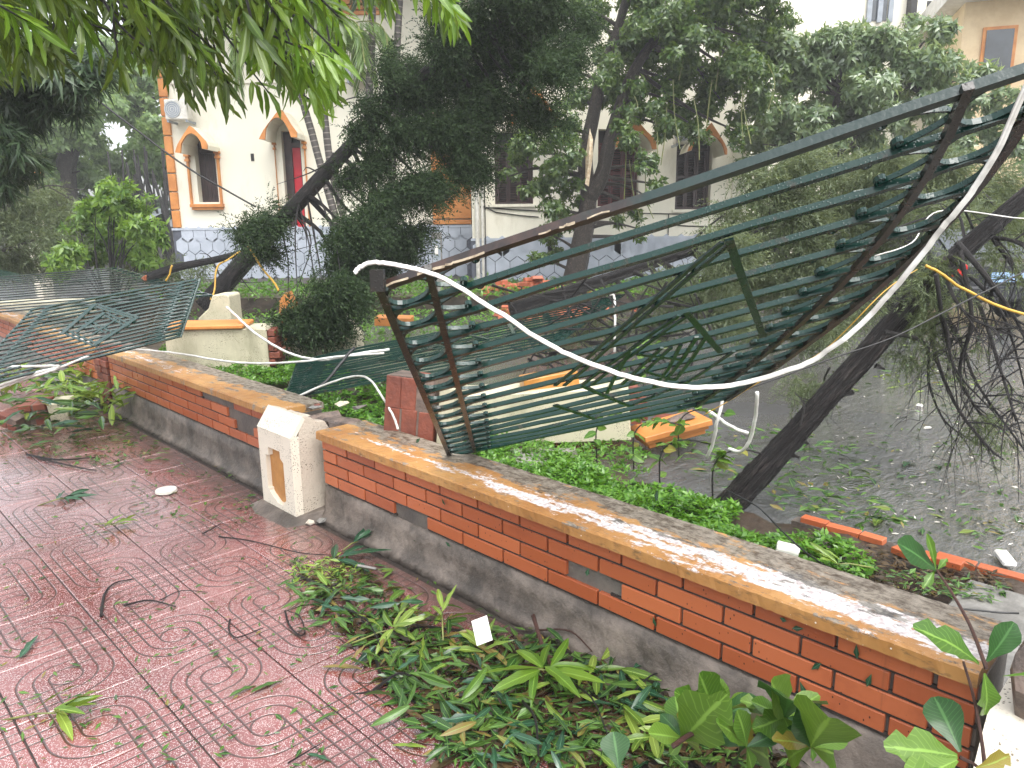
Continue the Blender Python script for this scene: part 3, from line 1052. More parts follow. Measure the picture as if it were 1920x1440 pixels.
# pale board lying in the rubble
tag(MB(frame_at(45, 800, 5.95, 20, 0, 4)).box(-0.18, 0.12, 0, 0.05, 0, 0.02).build('board', M['wood']), 'short pale board lying in front of the brick lump at left', 'board')

# concrete slab behind the coping, red edging tiles of the planter
mb = MB(Matrix.Translation((*on_z(1010, 895, 0.10)[:2], 0.10)) @ FRAME)
mb.bevbox(-0.27, 0.27, 0.0, 0.5, -0.02, 0.03, 0.006)
tag(mb.build('concrete_slab', M['concrete']), 'wet grey concrete slab behind the wall below the leaning railing', 'concrete slab')
root = thing('concrete_paving', (2.75, 0.45, 0.1), 'worn concrete slabs behind the wall beside the right pillar', 'concrete slabs')
for k, (x0, x1, y0, y1) in enumerate(((2.45, 2.95, 0.30, 0.75), (2.98, 3.4, 0.28, 0.72), (2.46, 3.2, -0.25, 0.26))):
    MB().bevbox(x0, x1, y0, y1, 0.08, 0.155 - 0.006 * k, 0.008).build('slab', M['concrete'], root)
root = thing('planter_edging', (3.68, 1.0, 0), 'orange tile edging between the planter and the flooded yard', 'edging')
y = 1.56
while y > -1.2:
    L = rr.uniform(0.10, 0.24)
    if rr.random() > 0.12:
        c = y - L / 2
        Mx = Matrix.Translation((3.66 + rr.uniform(-0.012, 0.012), c, 0.10)) @ Matrix.Rotation(R(90), 4, 'Y') @ Matrix.Rotation(rr.uniform(-0.05, 0.05), 4, 'X')
        put('brick', brick_mesh(L - 0.006), Mx, root)
    y -= L
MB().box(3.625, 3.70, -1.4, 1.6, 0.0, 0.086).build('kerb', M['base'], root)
for k, (yy, xx) in enumerate(((0.86, 3.54), (0.98, 3.5))):
    put('brick', brick_mesh(0.16), Matrix.Translation((xx, yy, 0.135)) @ Matrix.Rotation(R(90), 4, 'Y') @ Matrix.Rotation(0.3 * k, 4, 'X'), root)


# ------------------------------------------------------------------ green railings torn off the wall
def unit_(v):
    return v / np.linalg.norm(v)


def railing(P0, P1, P2, P3, nbars, label, s_far=1.0, bw=0.0155, mat='fence', railmat='rail', rings=True, bow=0.0, motif=True, name='fence_panel', topmat=None, dbl=True, bulge=0.0, ts=None, strips=None):
    """P0 -> P1 first bar, P3 -> P2 last bar (bars run s, rails run t)"""
    P = [np.array(p, float) for p in (P0, P1, P2, P3)]
    nrm = np.cross(P[1] - P[0], P[3] - P[0])
    nrm /= np.linalg.norm(nrm)
    if nrm[2] < 0:
        nrm = -nrm

    LS = np.linalg.norm(P[1] - P[0])
    e = 0.145 / LS           # width of the oval band at each end
    TT = list(ts) if ts else [i / (nbars - 1) for i in range(nbars)]

    def S(s, t, h=0.0):
        if s > 0 and bulge:
            s = s / (1 + e) * (1 + bulge * 4 * t * (1 - t) * (1.25 - 0.5 * t))
        p = P[0] * (1 - s) * (1 - t) + P[1] * s * (1 - t) + P[2] * s * t + P[3] * (1 - s) * t
        return p + nrm * (h + bow * 4 * t * (1 - t) * (1 + 0.3 * math.sin(3 * s)))
    root = thing(name, tuple((P[0] + P[2]) / 2), label, 'railing panel', 'fallen green railing panels')
    for i in range(nbars):
        t = TT[i]
        a, b = (-e, 1 + e)
        if i == 0:
            a = -e * 0.82
        w = bw * (1.25 if i in (0, nbars - 1) else 1.0)
        jt = [RNG.normal(0, 0.0025) for _ in range(4)]
        pts = [S(a + (b - a) * k / 6, t, jt[k % 4]) for k in range(7)]
        MB().strip(pts, w, w, nrm).build('bar', M[topmat if (i == 0 and topmat) else mat], root)
        if i == 0 and topmat:
            # flakes of old cream paint along the lower edge of the top rail
            bd = unit_(S(0.5, 0.0) - S(0.0, 0.0))
            pp = np.cross(bd, nrm)
            cands = sorted([nrm, -nrm, pp, -pp], key=lambda v: -(v @ (CEN - S(0.1, 0.0))))
            Fn = cands[0]
            dn = min([v for v in (nrm, -nrm, pp, -pp) if abs(v @ Fn) < 0.5], key=lambda v: v[2])
            x = a
            while x < 0.62:
                L_ = random.uniform(0.012, 0.075)
                if random.random() < 0.9 - 1.6 * max(0, x):
                    q = [S(x + L_ * u / 3, 0.0) + Fn * (w / 2 + 0.0008) + dn * (w * random.uniform(0.22, 0.42)) for u in range(4)]
                    MB().strip(q, random.uniform(0.003, 0.008), 0.0012, Fn).build('paint_flake', M['chalk'], root)
                x += L_ * 1.02
    for s, w in ((-e, 1.15), (0.0, 1.0), (1.0, 1.0), (1 + e, 1.15)):
        t0, t1 = (-0.015, 1.01)
        pts = [S(s, t0 + (t1 - t0) * k / 14, -0.006) for k in range(15)]
        MB().strip(pts, bw * 1.15 * w, bw * 0.9, nrm).build('rail', M[railmat], root)
    g = 1.0 / (nbars - 1)

    def ring(s0, t0, rs, rt, n=22, a0=0.0, a1=2 * math.pi, h=0.004):
        return [S(s0 + rs * math.cos(a0 + (a1 - a0) * k / n), t0 + rt * math.sin(a0 + (a1 - a0) * k / n), h) for k in range(n + (0 if a1 - a0 > 6.28 else 1))]
    if rings:
        for i in range(nbars - 1):
            t, g = (TT[i] + TT[i + 1]) / 2, TT[i + 1] - TT[i]
            for c in (-e / 2, 1 + e / 2):
                MB().strip(ring(c, t, e * 0.47, g * 0.455), 0.008, bw * 0.8, nrm, closed=True).build('oval_ring', M[mat], root)
        # C scrolls with curled ends between the bars, inside each inner rail
        for i in range(nbars - 1):
            t, g = (TT[i] + TT[i + 1]) / 2, TT[i + 1] - TT[i]
            for s0, sg in ((0.0, 1), (1.0, -1)):
                for up in (1, -1):
                    L = e * (0.95 if up > 0 else 0.62)
                    pts = []
                    for k in range(9):
                        u = k / 8
                        pts.append(S(s0 + sg * L * u, t - up * g * 0.46 * (u ** 0.55) * (1 if up > 0 else 0.9), 0.006))
                    c_s, c_t = s0 + sg * L, t - up * g * 0.32
                    for k in range(9):
                        a = -math.pi / 2 + k / 8 * 1.6 * math.pi
                        rr_ = 1 - k / 11
                        pts.append(S(c_s + sg * e * 0.11 * rr_ * math.cos(a), c_t + up * g * 0.14 * rr_ * math.sin(a), 0.006))
                    MB().strip(pts, 0.005, bw * 0.75, nrm).build('scroll', M[mat], root)
    if strips:
        def inv(px, py):
            s, t = 0.5, 0.5
            for _ in range(12):
                f0 = np.array(project(S(s, t)))
                J = np.array([(np.array(project(S(s + 1e-4, t))) - f0) / 1e-4, (np.array(project(S(s, t + 1e-4))) - f0) / 1e-4]).T
                ds, dt = np.linalg.solve(J, np.array([px, py]) - f0)
                s, t = min(1.2, max(-0.2, s + ds)), min(1.05, max(0.0, t + dt))
            return s, t
        for pix, w, double in strips:
            for off in ((0, 17) if double else (0,)):
                q = [inv(x + off, y) for x, y in pix]
                MB().strip([S(s, t, -0.012) for s, t in q], w, 0.006, nrm).build('diamond_strip', M[mat], root)
    if motif:
        g = 1.0 / (nbars - 1)
        def line(pts, w, h=0.012, t=0.005):
            q = []
            for (a, b) in zip(pts[:-1], pts[1:]):
                for k in range(4):
                    q.append((a[0] + (b[0] - a[0]) * k / 4, a[1] + (b[1] - a[1]) * k / 4))
            q.append(pts[-1])
            MB().strip([S(s, t_, h) for s, t_ in q], w, t, nrm).build('diamond_strip', M[mat], root)
        for off in ((0.0, 0.035) if dbl else (0.0,)):
            line([(0.60 + off, 2 * g), (0.22 + off, 8 * g)], 0.016)
            line([(0.48 + off, 5 * g), (0.26 + off, 9.5 * g)], 0.014)
            line([(0.72 - off, 8 * g), (0.44 - off, 13.2 * g)], 0.014)
            line([(0.60 - off, 6.5 * g), (0.40 - off, 10.6 * g)], 0.013)
        line([(0.60, 2 * g), (0.72, 8.6 * g)], 0.036, 0.016, 0.008)
        line([(0.49, 5 * g), (0.62, 8.8 * g)], 0.030, 0.016, 0.008)
        line([(0.22, 8 * g), (0.44, 13.2 * g)], 0.028, 0.014)
        line([(0.26, 9.5 * g), (0.42, 12.2 * g)], 0.020, 0.014)
        line([(0.36, 7.2 * g), (0.50, 10.4 * g)], 0.016, 0.014)
        line([(0.42, 8.4 * g), (0.60, 8.0 * g)], 0.016, 0.014)
    return root, S, nrm


main_root, MS, MN = railing((1.113, 1.406, 1.533), (1.566, 0.308, 1.892), (2.784, 1.538, 0.910), (2.331, 2.636, 0.545), 17,
                            'large green railing panel leaning over the wall, its near end raised high on the right', topmat='toprail', bulge=0.115, motif=False,
                            ts=(0, .074, .148, .222, .303, .383, .446, .516, .58, .646, .708, .767, .818, .867, .917, .962, 1.0),
                            strips=[([(1365, 440), (1396, 530), (1430, 625)], 0.021, False), ([(1285, 577), (1318, 616), (1350, 654)], 0.020, False), ([(1090, 717), (1135, 737), (1180, 756)], 0.019, False), ([(1040, 754), (1115, 780)], 0.022, False),
                                    ([(1352, 446), (1290, 497), (1225, 555), (1167, 605), (1120, 647), (1077, 687), (1040, 717)], 0.013, True), ([(1272, 584), (1230, 612), (1177, 652), (1130, 685), (1092, 715)], 0.013, True),
                                    ([(1305, 625), (1280, 665), (1247, 707)], 0.014, True), ([(1180, 652), (1152, 700), (1137, 732)], 0.014, False), ([(1240, 645), (1200, 682), (1165, 715)], 0.013, True), ([(1275, 640), (1252, 685), (1225, 720)], 0.013, False), ([(1195, 657), (1275, 667)], 0.018, False), ([(1375, 652), (1320, 690), (1270, 722)], 0.013, False), ([(1210, 690), (1262, 706)], 0.018, False), ([(1180, 756), (1230, 735), (1290, 708)], 0.013, False)])
# stub post end sticking out at the upper left corner, rusty
_c = MS(-0.145 / np.linalg.norm(np.array((1.566, 0.308, 1.892)) - np.array((1.113, 1.406, 1.533))), -0.015)
MB().obox(_c + np.array([0, 0, 0.004]), np.array(HR) * 0.016, np.array(HF) * 0.016, np.array([0, 0, 0.026])).build('rail_end', M['rail'], main_root)

railing(pt(340, 530, 5.9), pt(92, 575, 5.9), pt(-30, 722, 4.75), pt(300, 640, 5.55), 17, 'wet green railing panel hanging over the wall at left with sky glint painted on its rails', mat='fencelight', railmat='fenceglint', bw=0.0125)
railing(pt(205, 504, 10.2), pt(-80, 526, 10.6), pt(-90, 592, 8.4), pt(370, 556, 8.2), 15, 'green railing panel lying flat behind the wall at far left', mat='fencelight', railmat='fencelight', bw=0.014, motif=False)
railing(pt(590, 670, 6.2), pt(1150, 556, 8.0), pt(1010, 660, 6.3), pt(560, 742, 4.9), 17, 'green railing panel lying on the ground behind the pillar stump', mat='fence', railmat='fencelight', bw=0.013)
railing(pt(-130, 480, 12.5), pt(22, 512, 12), pt(25, 524, 11.4), pt(-130, 505, 11.6), 9, 'sliver of a white wet railing at the left edge', mat='fencelight', railmat='fencelight', bw=0.022, motif=False, rings=False)


# ------------------------------------------------------------------ cables
def smooth_path(pts, n=8):
    P = [np.array(p, float) for p in pts]
    P = [2 * P[0] - P[1]] + P + [2 * P[-1] - P[-2]]
    out = []
    for i in range(1, len(P) - 2):
        for k in range(n):
            t = k / n
            a, b, c, d = P[i - 1], P[i], P[i + 1], P[i + 2]
            out.append(0.5 * ((2 * b) + (c - a) * t + (2 * a - 5 * b + 4 * c - d) * t * t + (3 * b - 3 * c + d - a) * t ** 3))
    out.append(P[-2])
    return out


def cable(pix, r, mat, label, flat=None, cat='cable', seg=6):
    pts = smooth_path([pt(*p) for p in pix], 8)
    jit = np.cumsum(RNG.normal(0, 1, (len(pts), 3)), 0)
    jit -= np.linspace(0, 1, len(pts))[:, None] * jit[-1]
    pts = [p + j * r * 0.14 for p, j in zip(pts, jit)]
    mb = MB()
    if flat:
        mb.strip(pts, flat, r, HF * -1 + np.array([0, 0, 0.5]))
        if flat > 0.008:
            mb.strip([p - HF * (r * 0.5 + 0.0006) for p in pts], flat * 0.16, 0.0012, HF * -1 + np.array([0, 0, 0.5]))
    else:
        mb.tube(pts, r, seg)
    return tag(mb.build('cable', M[mat], smooth=flat is None), label, cat)


cable([(664, 512, 1.74), (672, 498, 1.74), (700, 491, 1.73), (760, 499, 1.72), (830, 522, 1.70), (900, 566, 1.66), (1000, 630, 1.62), (1100, 680, 1.58), (1200, 712, 1.54), (1300, 727, 1.50), (1400, 719, 1.46), (1500, 690, 1.43), (1580, 645, 1.40), (1660, 570, 1.37), (1740, 478, 1.34), (1810, 385, 1.31), (1870, 290, 1.29), (1930, 150, 1.27)], 0.006, 'whitecable', 'wide flat white cable sagging in front of the big leaning railing', 0.0092)
cable([(425, 576, 6.6), (450, 600, 6.45), (490, 634, 6.2), (540, 660, 6.0), (600, 674, 5.8), (650, 668, 5.7), (730, 655, 5.8)], 0.011, 'whitecable', 'white cable drooping from the upright pillar stub to the ground railing')
cable([(240, 655, 6.0), (320, 662, 6.0), (400, 676, 5.9), (480, 682, 5.8), (560, 680, 5.6), (640, 668, 5.6), (720, 662, 5.6)], 0.009, 'whitecable', 'lower white cable running along behind the wall coping')
cable([(556, 745, 4.8), (610, 722, 4.8), (660, 706, 4.7), (690, 712, 4.4), (715, 745, 4.1), (735, 780, 3.9), (746, 804, 3.75)], 0.007, 'whitecable', 'white cable bent over the upturned brick butt to the coping')
cable([(-20, 691, 5.0), (40, 688, 5.0), (90, 686, 5.0), (112, 688, 5.0), (60, 702, 4.95), (-20, 730, 4.9)], 0.010, 'whitecable', 'white cable folded over at the left edge under the railing')
cable([(-20, 736, 4.9), (40, 712, 4.95), (110, 690, 5.0), (180, 662, 5.3), (260, 650, 5.6)], 0.008, 'whitecable', 'white cable along the lower edge of the left railing')
cable([(1356, 748, 3.3), (1346, 790, 3.3), (1338, 830, 3.35), (1326, 858, 3.4)], 0.008, 'whitecable', 'white cable end hanging straight below the leaning railing')
cable([(1420, 735, 3.3), (1416, 780, 3.35), (1408, 822, 3.4), (1390, 846, 3.45), (1366, 842, 3.5)], 0.0085, 'whitecable', 'white cable curling to the leaves left of the leaning trunk')
cable([(1330, 772, 3.7), (1370, 800, 3.75), (1402, 812, 3.8)], 0.010, 'whitecable', 'short white cable piece lying on the orange cornice piece')
cable([(1040, 570, 7.0), (1100, 562, 7.0), (1140, 552, 7.0), (1151, 560, 7.0), (1153, 600, 6.9), (1152, 660, 6.8)], 0.012, 'whitecable', 'white cable hook hanging behind the middle of the leaning railing')
cable([(1735, 498, 3.6), (1760, 512, 3.6), (1800, 540, 3.6), (1860, 568, 3.6), (1940, 596, 3.6)], 0.007, 'yellowcable', 'yellow cord running right from the leaning trunk')
cable([(1320, 778, 3.2), (1370, 750, 3.1), (1430, 712, 3.0), (1540, 660, 2.9), (1660, 545, 2.8), (1720, 505, 3.5)], 0.002, 'yellowcable', 'thin yellow cord behind the sagging white cable')
cable([(466, 462, 8.3), (490, 500, 8.2), (515, 530, 8.1), (522, 545, 8.0)], 0.012, 'yellowcable', 'yellow cord hanging right of the leaning cypress trunk')
cable([(452, 470, 8.5), (425, 488, 8.4), (408, 500, 8.4), (402, 540, 8.3), (395, 562, 8.2)], 0.010, 'yellowcable', 'yellow cord draped left of the leaning cypress trunk')
cable([(323, 498, 9.2), (318, 515, 9.2), (311, 527, 9.2)], 0.012, 'yellowcable', 'short yellow cord on the broken bough above the left railing')
cable([(60, 120, 11.5), (150, 165, 12), (260, 248, 12.2), (360, 320, 12.3), (480, 388, 12.5)], 0.014, 'blackcable', 'black overhead wire slanting across the left trees')
cable([(1330, 752, 3.5), (1450, 712, 3.5), (1560, 672, 3.5), (1680, 630, 3.5), (1800, 570, 3.55), (1940, 500, 3.6)], 0.0042, 'blackcable', 'black wire slung across the leaning trunk on the right')
cable([(1362, 918, 3.55), (1420, 950, 3.4), (1470, 1000, 3.2), (1530, 1050, 3.0), (1620, 1095, 2.85), (1700, 1120, 2.8)], 0.004, 'blackcable', 'black wire tied low round the leaning trunk and trailing into the planter')
cable([(1690, 1141, 2.6), (1780, 1143, 2.55), (1910, 1150, 2.5)], 0.004, 'blackcable', 'dark wire across the concrete slabs by the right pillar')
cable([(664, 652, 5.2), (640, 682, 5.1), (610, 716, 5.0), (570, 742, 4.9)], 0.011, 'blackcable', 'thin black rod poking up through the ground railing', cat='rod')
cable([(1640, 480, 3.2), (1710, 455, 3.2), (1760, 396, 3.3), (1900, 408, 3.4), (1960, 412, 3.4)], 0.003, 'whitecable', 'thin grey wire above the leaning trunk at right')

# ------------------------------------------------------------------ the cream villa behind
bx0 = lev(329, 427, 18.0)[0]
VL = 18.0
VR = 16.4
villa = thing('villa', tuple(pt(860, 560, 17.4)), 'two storey cream villa with orange trims, dark shutters and blue grey plinth', 'villa')


def facade(x0, x1, z0, z1, D, th, holes, name='wall', mat='wall'):
    """wall built round its openings (x0, x1, z0, z1)"""
    holes = sorted(holes)
    mb = MB(FRAME)
    x = x0
    for (a, b, c, d) in holes:
        mb.box(x, a, D, D + th, z0, z1)
        if c > z0:
            mb.box(a, b, D, D + th, z0, c)
        mb.box(a, b, D, D + th, d, z1)
        x = b
    mb.box(x, x1, D, D + th, z0, z1)
    return mb.build(name, M[mat], villa)


def hole(pl, pr, ptop, pbot, D):
    a, b = lev(pl, ptop, D), lev(pr, pbot, D)
    return (a[0], b[0], b[2], a[2])


zl = lev(330, 428, VL)[2]
zr = lev(900, 447, VR)[2]
xl1 = lev(884, 430, VL)[0]
xr0, xr1 = lev(886, 447, VR)[0], lev(1392, 440, VR)[0]
H_L = [hole(362, 411, 262, 379, VL), hole(526, 574, 246, 428, VL)]
H_R = [hole(926, 1000, 246, 382, VR), hole(1122, 1196, 242, 386, VR), hole(1270, 1331, 254, 392, VR)]
facade(bx0, xl1, zl, 7.2, VL, 0.4, H_L)
facade(xr0, xr1, zr, 7.2, VR, 0.4, H_R)
MB(FRAME).box(xr0, xr0 + 0.3, VR + 0.42, VL + 3, zr, 7.2).build('side_wall', M['wall'], villa)
MB(FRAME).box(xr1 - 0.3, xr1 - 0.002, VR + 0.42, VR + 8, zr, 7.2).build('side_wall', M['wall'], villa)
MB(FRAME).box(bx0, bx0 + 0.3, VL + 0.42, VL + 8, zl, 7.2).build('side_wall', M['wall'], villa)
MB(FRAME).box(bx0 - 0.4, xr1 + 0.4, VR - 0.6, VL + 9, 7.202, 7.4).build('roof', M['concrete'], villa)

# plinth with raised hexagons
PL = MB(FRAME)
PL.box(bx0 - 0.05, xl1, VL - 0.05, VL + 0.3, 0.0, zl - 0.002)
PL.build('plinth', M['groove'], villa)
PL = MB(FRAME)
PL.box(xr0 - 0.03, xr1 + 0.05, VR - 0.05, VR + 0.3, 0.0, zr - 0.002)
PL.build('plinth', M['groove'], villa)


def hex_mesh(rx, rz):
    me = bpy.data.meshes.new('hexagon')
    vs, fs = [], []
    for k in range(6):
        a = R(30 + 60 * k)
        vs.append((rx * math.cos(a), 0.012, rz * math.sin(a)))
    for k in range(6):
        a = R(30 + 60 * k)
        vs.append((rx * 0.985 * math.cos(a), 0.0, rz * 0.985 * math.sin(a)))
    fs = [tuple(range(6, 12))] + [(k, (k + 1) % 6, 6 + (k + 1) % 6, 6 + k) for k in range(6)]
    me.from_pydata(vs, [], fs)
    me.materials.append(M['bluebase'])
    return me


def hexes(x0, x1, z0, z1, D, rx, rz):
    me = hex_mesh(rx * 0.965, rz * 0.965)
    dx, dz = rx * math.sqrt(3), rz * 1.5
    r = 0
    z = z0 + rz
    while z - rz < z1 - 0.05:
        n = int((x1 - x0) / dx)
        for i in range(n):
            x = x0 + dx * (i + 0.5 + (0.5 if r % 2 else 0))
            zz = min(z, z1 - rz * 0.99)
            if x + dx / 2 > x1 + 0.12:
                continue
            p = FRAME @ Vector((x, D - 0.064, zz))
            put('hexagon', me, Matrix.Translation(p) @ Matrix.Rotation(-YAW, 4, 'Z'), villa)
        z += dz
        r += 1


hexes(xr0, xr1, 0.05, zr + 0.06, VR, 0.185, 0.235)
hexes(bx0, xl1, 0.28, zl + 0.05, VL, 0.165, 0.21)
MB(FRAME).box(bx0 - 0.06, xl1 + 0.01, VL - 0.075, VL - 0.052, zl - 0.05, zl).build('plinth_edge', M['bluebase'], villa)
MB(FRAME).box(xr0 - 0.03, xr1 + 0.06, VR - 0.075, VR - 0.052, zr - 0.05, zr).build('plinth_edge', M['bluebase'], villa)

# orange quoins at the left corner
a, b = lev(329, 427, VL)[0], lev(341, 427, VL)[0]
z = zl
while z < 6.8:
    MB(FRAME).bevbox(a - 0.03, b, VL - 0.07, VL + 0.25, z + 0.012, z + 0.40, 0.012).build('quoin', M['orange'], villa)
    z += 0.415
# orange pilaster panels left of the projecting block
a, b = lev(812, 400, VL)[0], lev(884, 400, VL)[0]
for z0, z1 in ((zl + 0.02, zl + 0.12), (zl + 0.15, zl + 0.72), (zl + 0.74, zl + 1.3), (zl + 1.32, zl + 1.9), (zl + 1.92, zl + 2.5)):
    MB(FRAME).bevbox(a, b, VL - 0.1, VL + 0.0, z0, z1, 0.01).build('pilaster_panel', M['orange'], villa)


def window(h, D, mat, n=3, arch=True, door=False):
    x0, x1, z0, z1 = h
    root = thing('shuttered_window', tuple(FRAME @ Vector(((x0 + x1) / 2, D, z0))), '', 'window') if False else None
    fr = MB(FRAME)
    fr.box(x0, x1, D + 0.34, D + 0.38, z0, z1)
    w = fr.build('window', M['dark'], villa)
    fm = MB(FRAME)
    y0, y1 = D + 0.22, D + 0.30
    fm.box(x0, x0 + 0.05, y0, y1, z0, z1).box(x1 - 0.05, x1, y0, y1, z0, z1).box(x0 + 0.05, x1 - 0.05, y0, y1, z0, z0 + 0.05)
    zt = z1 - (z1 - z0) * 0.2
    fm.box(x0 + 0.05, x1 - 0.05, y0, y1, zt, zt + 0.06)
    fm.build('frame', M[mat], w)
    step = (x1 - x0 - 0.1) / n
    for i in range(n):
        a, b = x0 + 0.05 + i * step, x0 + 0.05 + (i + 1) * step - 0.008
        sh = MB(FRAME)
        ya, yb = D + 0.235, D + 0.27
        sh.box(a, a + 0.04, ya, yb, z0 + 0.055, zt - 0.005).box(b - 0.04, b, ya, yb, z0 + 0.055, zt - 0.005)
        zs = z0 + 0.06
        k = 0
        while zs < zt - 0.05:
            if k % 13 == 12:
                sh.box(a + 0.04, b - 0.04, ya, yb, zs, zs + 0.045)
            else:
                sh.bar(((a + b) / 2, yb - 0.01, zs + 0.02), ((a + b) / 2 + 0.0, ya, zs + 0.006), b - a - 0.08, 0.008)
            zs += 0.05
            k += 1
        sh.build('shutter', M[mat], w)
    return w


window(H_L[0], VL, 'shutter', 4)
window(H_R[0], VR, 'shutter', 3)
window(H_R[1], VR, 'shutterred', 3)
window(H_R[2], VR, 'shutter', 3)
# the red door
x0, x1, z0, z1 = H_L[1]
w = MB(FRAME).box(x0, x1, VL + 0.34, VL + 0.38, z0, z1).build('door', M['dark'], villa)
fm = MB(FRAME)
fm.box(x0, x0 + 0.17, VL + 0.18, VL + 0.3, z0, z1).box(x1 - 0.06, x1, VL + 0.18, VL + 0.3, z0, z1).box(x0 + 0.17, x1 - 0.06, VL + 0.18, VL + 0.3, z1 - 0.34, z1 - 0.24)
fm.build('frame', M['shutter'], w)
MB(FRAME).box(x0 + 0.172, x1 - 0.062, VL + 0.24, VL + 0.27, z0, z1 - 0.345).build('red_sheet', M['reddoor'], w)


def hood(outer, inner, D, depth, h):
    """projecting pointed hood: orange front trim, cream vault behind"""
    o = [lev(x, y, D - depth) for x, y in outer]
    i = [lev(x, y, D - depth) for x, y in inner]
    o = [(p[0], p[2]) for p in o]
    i = [(p[0], p[2]) for p in i]

    def resample(pl, n):
        d = [0]
        for a, b in zip(pl[:-1], pl[1:]):
            d.append(d[-1] + math.hypot(b[0] - a[0], b[1] - a[1]))
        out = []
        for k in range(n):
            t = d[-1] * k / (n - 1)
            j = max(q for q in range(len(d) - 1) if d[q] <= t + 1e-9)
            u = (t - d[j]) / max(1e-9, d[j + 1] - d[j])
            out.append((pl[j][0] + (pl[j + 1][0] - pl[j][0]) * u, pl[j][1] + (pl[j + 1][1] - pl[j][1]) * u))
        return out
    n = 15
    o, i = resample(o, n), resample(i, n)

    def shell(o, i, y0, y1):
        mb = MB(FRAME)
        vs = []
        for k in range(n):
            for (p, y) in ((o[k], y0), (i[k], y0), (i[k], y1), (o[k], y1)):
                vs.append((p[0], y, p[1]))
        fs = [(k * 4 + a, k * 4 + (a + 1) % 4, k * 4 + 4 + (a + 1) % 4, k * 4 + 4 + a) for k in range(n - 1) for a in range(4)]
        fs += [(0, 1, 2, 3), tuple(4 * (n - 1) + a for a in (3, 2, 1, 0))]
        return mb.add(vs, fs)
    sh = lambda pl, k: [((x - sum(p[0] for p in pl) / n) * k + sum(p[0] for p in pl) / n, z) for x, z in pl]
    b = shell(sh(o, 0.97), i, D - depth + 0.03, D).build('hood', M['wall'], villa)
    shell(o, sh(i, 1.04), D - depth - 0.03, D - depth + 0.028).build('orange_trim', M['orange'], b)
    return b


hood([(329, 286), (333, 272), (345, 252), (354, 238), (357, 234), (361, 239), (374, 252), (389, 268), (389, 280)], [(340, 287), (341, 270), (349, 255), (358, 249), (368, 254), (376, 265), (379, 279)], VL, 0.75, 0)
hood([(486, 261), (493, 246), (508, 226), (520, 210), (526, 203), (532, 210), (545, 232), (557, 248), (557, 258)], [(498, 262), (500, 240), (508, 226), (520, 219), (531, 226), (541, 244), (545, 257)], VL, 0.75, 0)
hood([(1289, 284), (1294, 270), (1312, 252), (1326, 239), (1334, 230), (1340, 240), (1352, 258), (1363, 278), (1363, 290)], [(1297, 282), (1303, 264), (1314, 254), (1328, 250), (1342, 257), (1354, 272), (1358, 290)], VR, 0.8, 0)
hood([(1152, 276), (1156, 258), (1172, 244), (1186, 232), (1194, 222), (1200, 232), (1214, 248), (1230, 262), (1231, 280)], [(1160, 276), (1164, 260), (1176, 248), (1190, 243), (1204, 250), (1217, 264), (1222, 280)], VR, 0.8, 0)
hood([(952, 236), (958, 214), (978, 186), (994, 168), (1003, 160), (1012, 172), (1026, 192), (1046, 220), (1047, 238)], [(964, 236), (968, 214), (984, 196), (1002, 188), (1018, 196), (1034, 216), (1038, 238)], VR, 0.8, 0)
# orange jamb columns with caps, sills
for (pa, pb, top, bot, D) in ((350, 363, 290, 383, VL), (406, 419, 284, 383, VL), (515, 527, 268, 430, VL), (570, 583, 266, 430, VL)):
    a, b = lev(pa, top, D), lev(pb, bot, D)
    MB(FRAME).box(a[0], b[0], D - 0.07, D + 0.1, b[2], a[2] - 0.16).box(a[0] - 0.03, b[0] + 0.03, D - 0.1, D + 0.1, a[2] - 0.158, a[2] - 0.11).box(a[0] - 0.01, b[0] + 0.01, D - 0.08, D + 0.1, a[2] - 0.108, a[2] - 0.05).box(a[0] - 0.04, b[0] + 0.04, D - 0.11, D + 0.1, a[2] - 0.048, a[2]).build('jamb_column', M['orange'], villa)
a, b = lev(360, 383, VL), lev(422, 393, VL)
MB(FRAME).box(a[0], b[0], VL - 0.14, VL + 0.1, b[2] + 0.06, a[2]).box(a[0] + 0.03, b[0] - 0.03, VL - 0.1, VL + 0.1, b[2], b[2] + 0.058).build('sill', M['orange'], villa)
for h in H_R:
    MB(FRAME).box(h[0] - 0.05, h[1] + 0.05, VR - 0.06, VR + 0.2, h[2] - 0.06, h[2] - 0.002).build('sill', M['wall'], villa)
# small vent, weather-marked band, upper cornice
a, b = lev(470, 288, VL), lev(477, 302, VL)
MB(FRAME).box(a[0], b[0], VL - 0.012, VL + 0.02, b[2], a[2]).build('vent', M['dark'], villa)
for k, (ya, yb) in enumerate(((0, 9), (12, 19), (22, 28))):
    a, b = lev(628, ya, VL), lev(712, yb, VL)
    MB(FRAME).box(a[0], b[0], VL - 0.12 + 0.03 * k, VL, b[2], a[2]).build('cornice_band', M['orange'], villa)
a, b = lev(300, 140, VL), lev(886, 152, VL)
MB(FRAME).box(bx0 - 0.02, xl1, VL - 0.045, VL - 0.004, b[2], b[2] + 0.05).build('string_course', M['wall'], villa)
MB(FRAME).box(lev(590, 95, VL)[0], lev(604, 95, VL)[0], VL - 0.05, VL, lev(600, 190, VL)[2], lev(600, 92, VL)[2]).build('orange_band', M['orange'], villa)
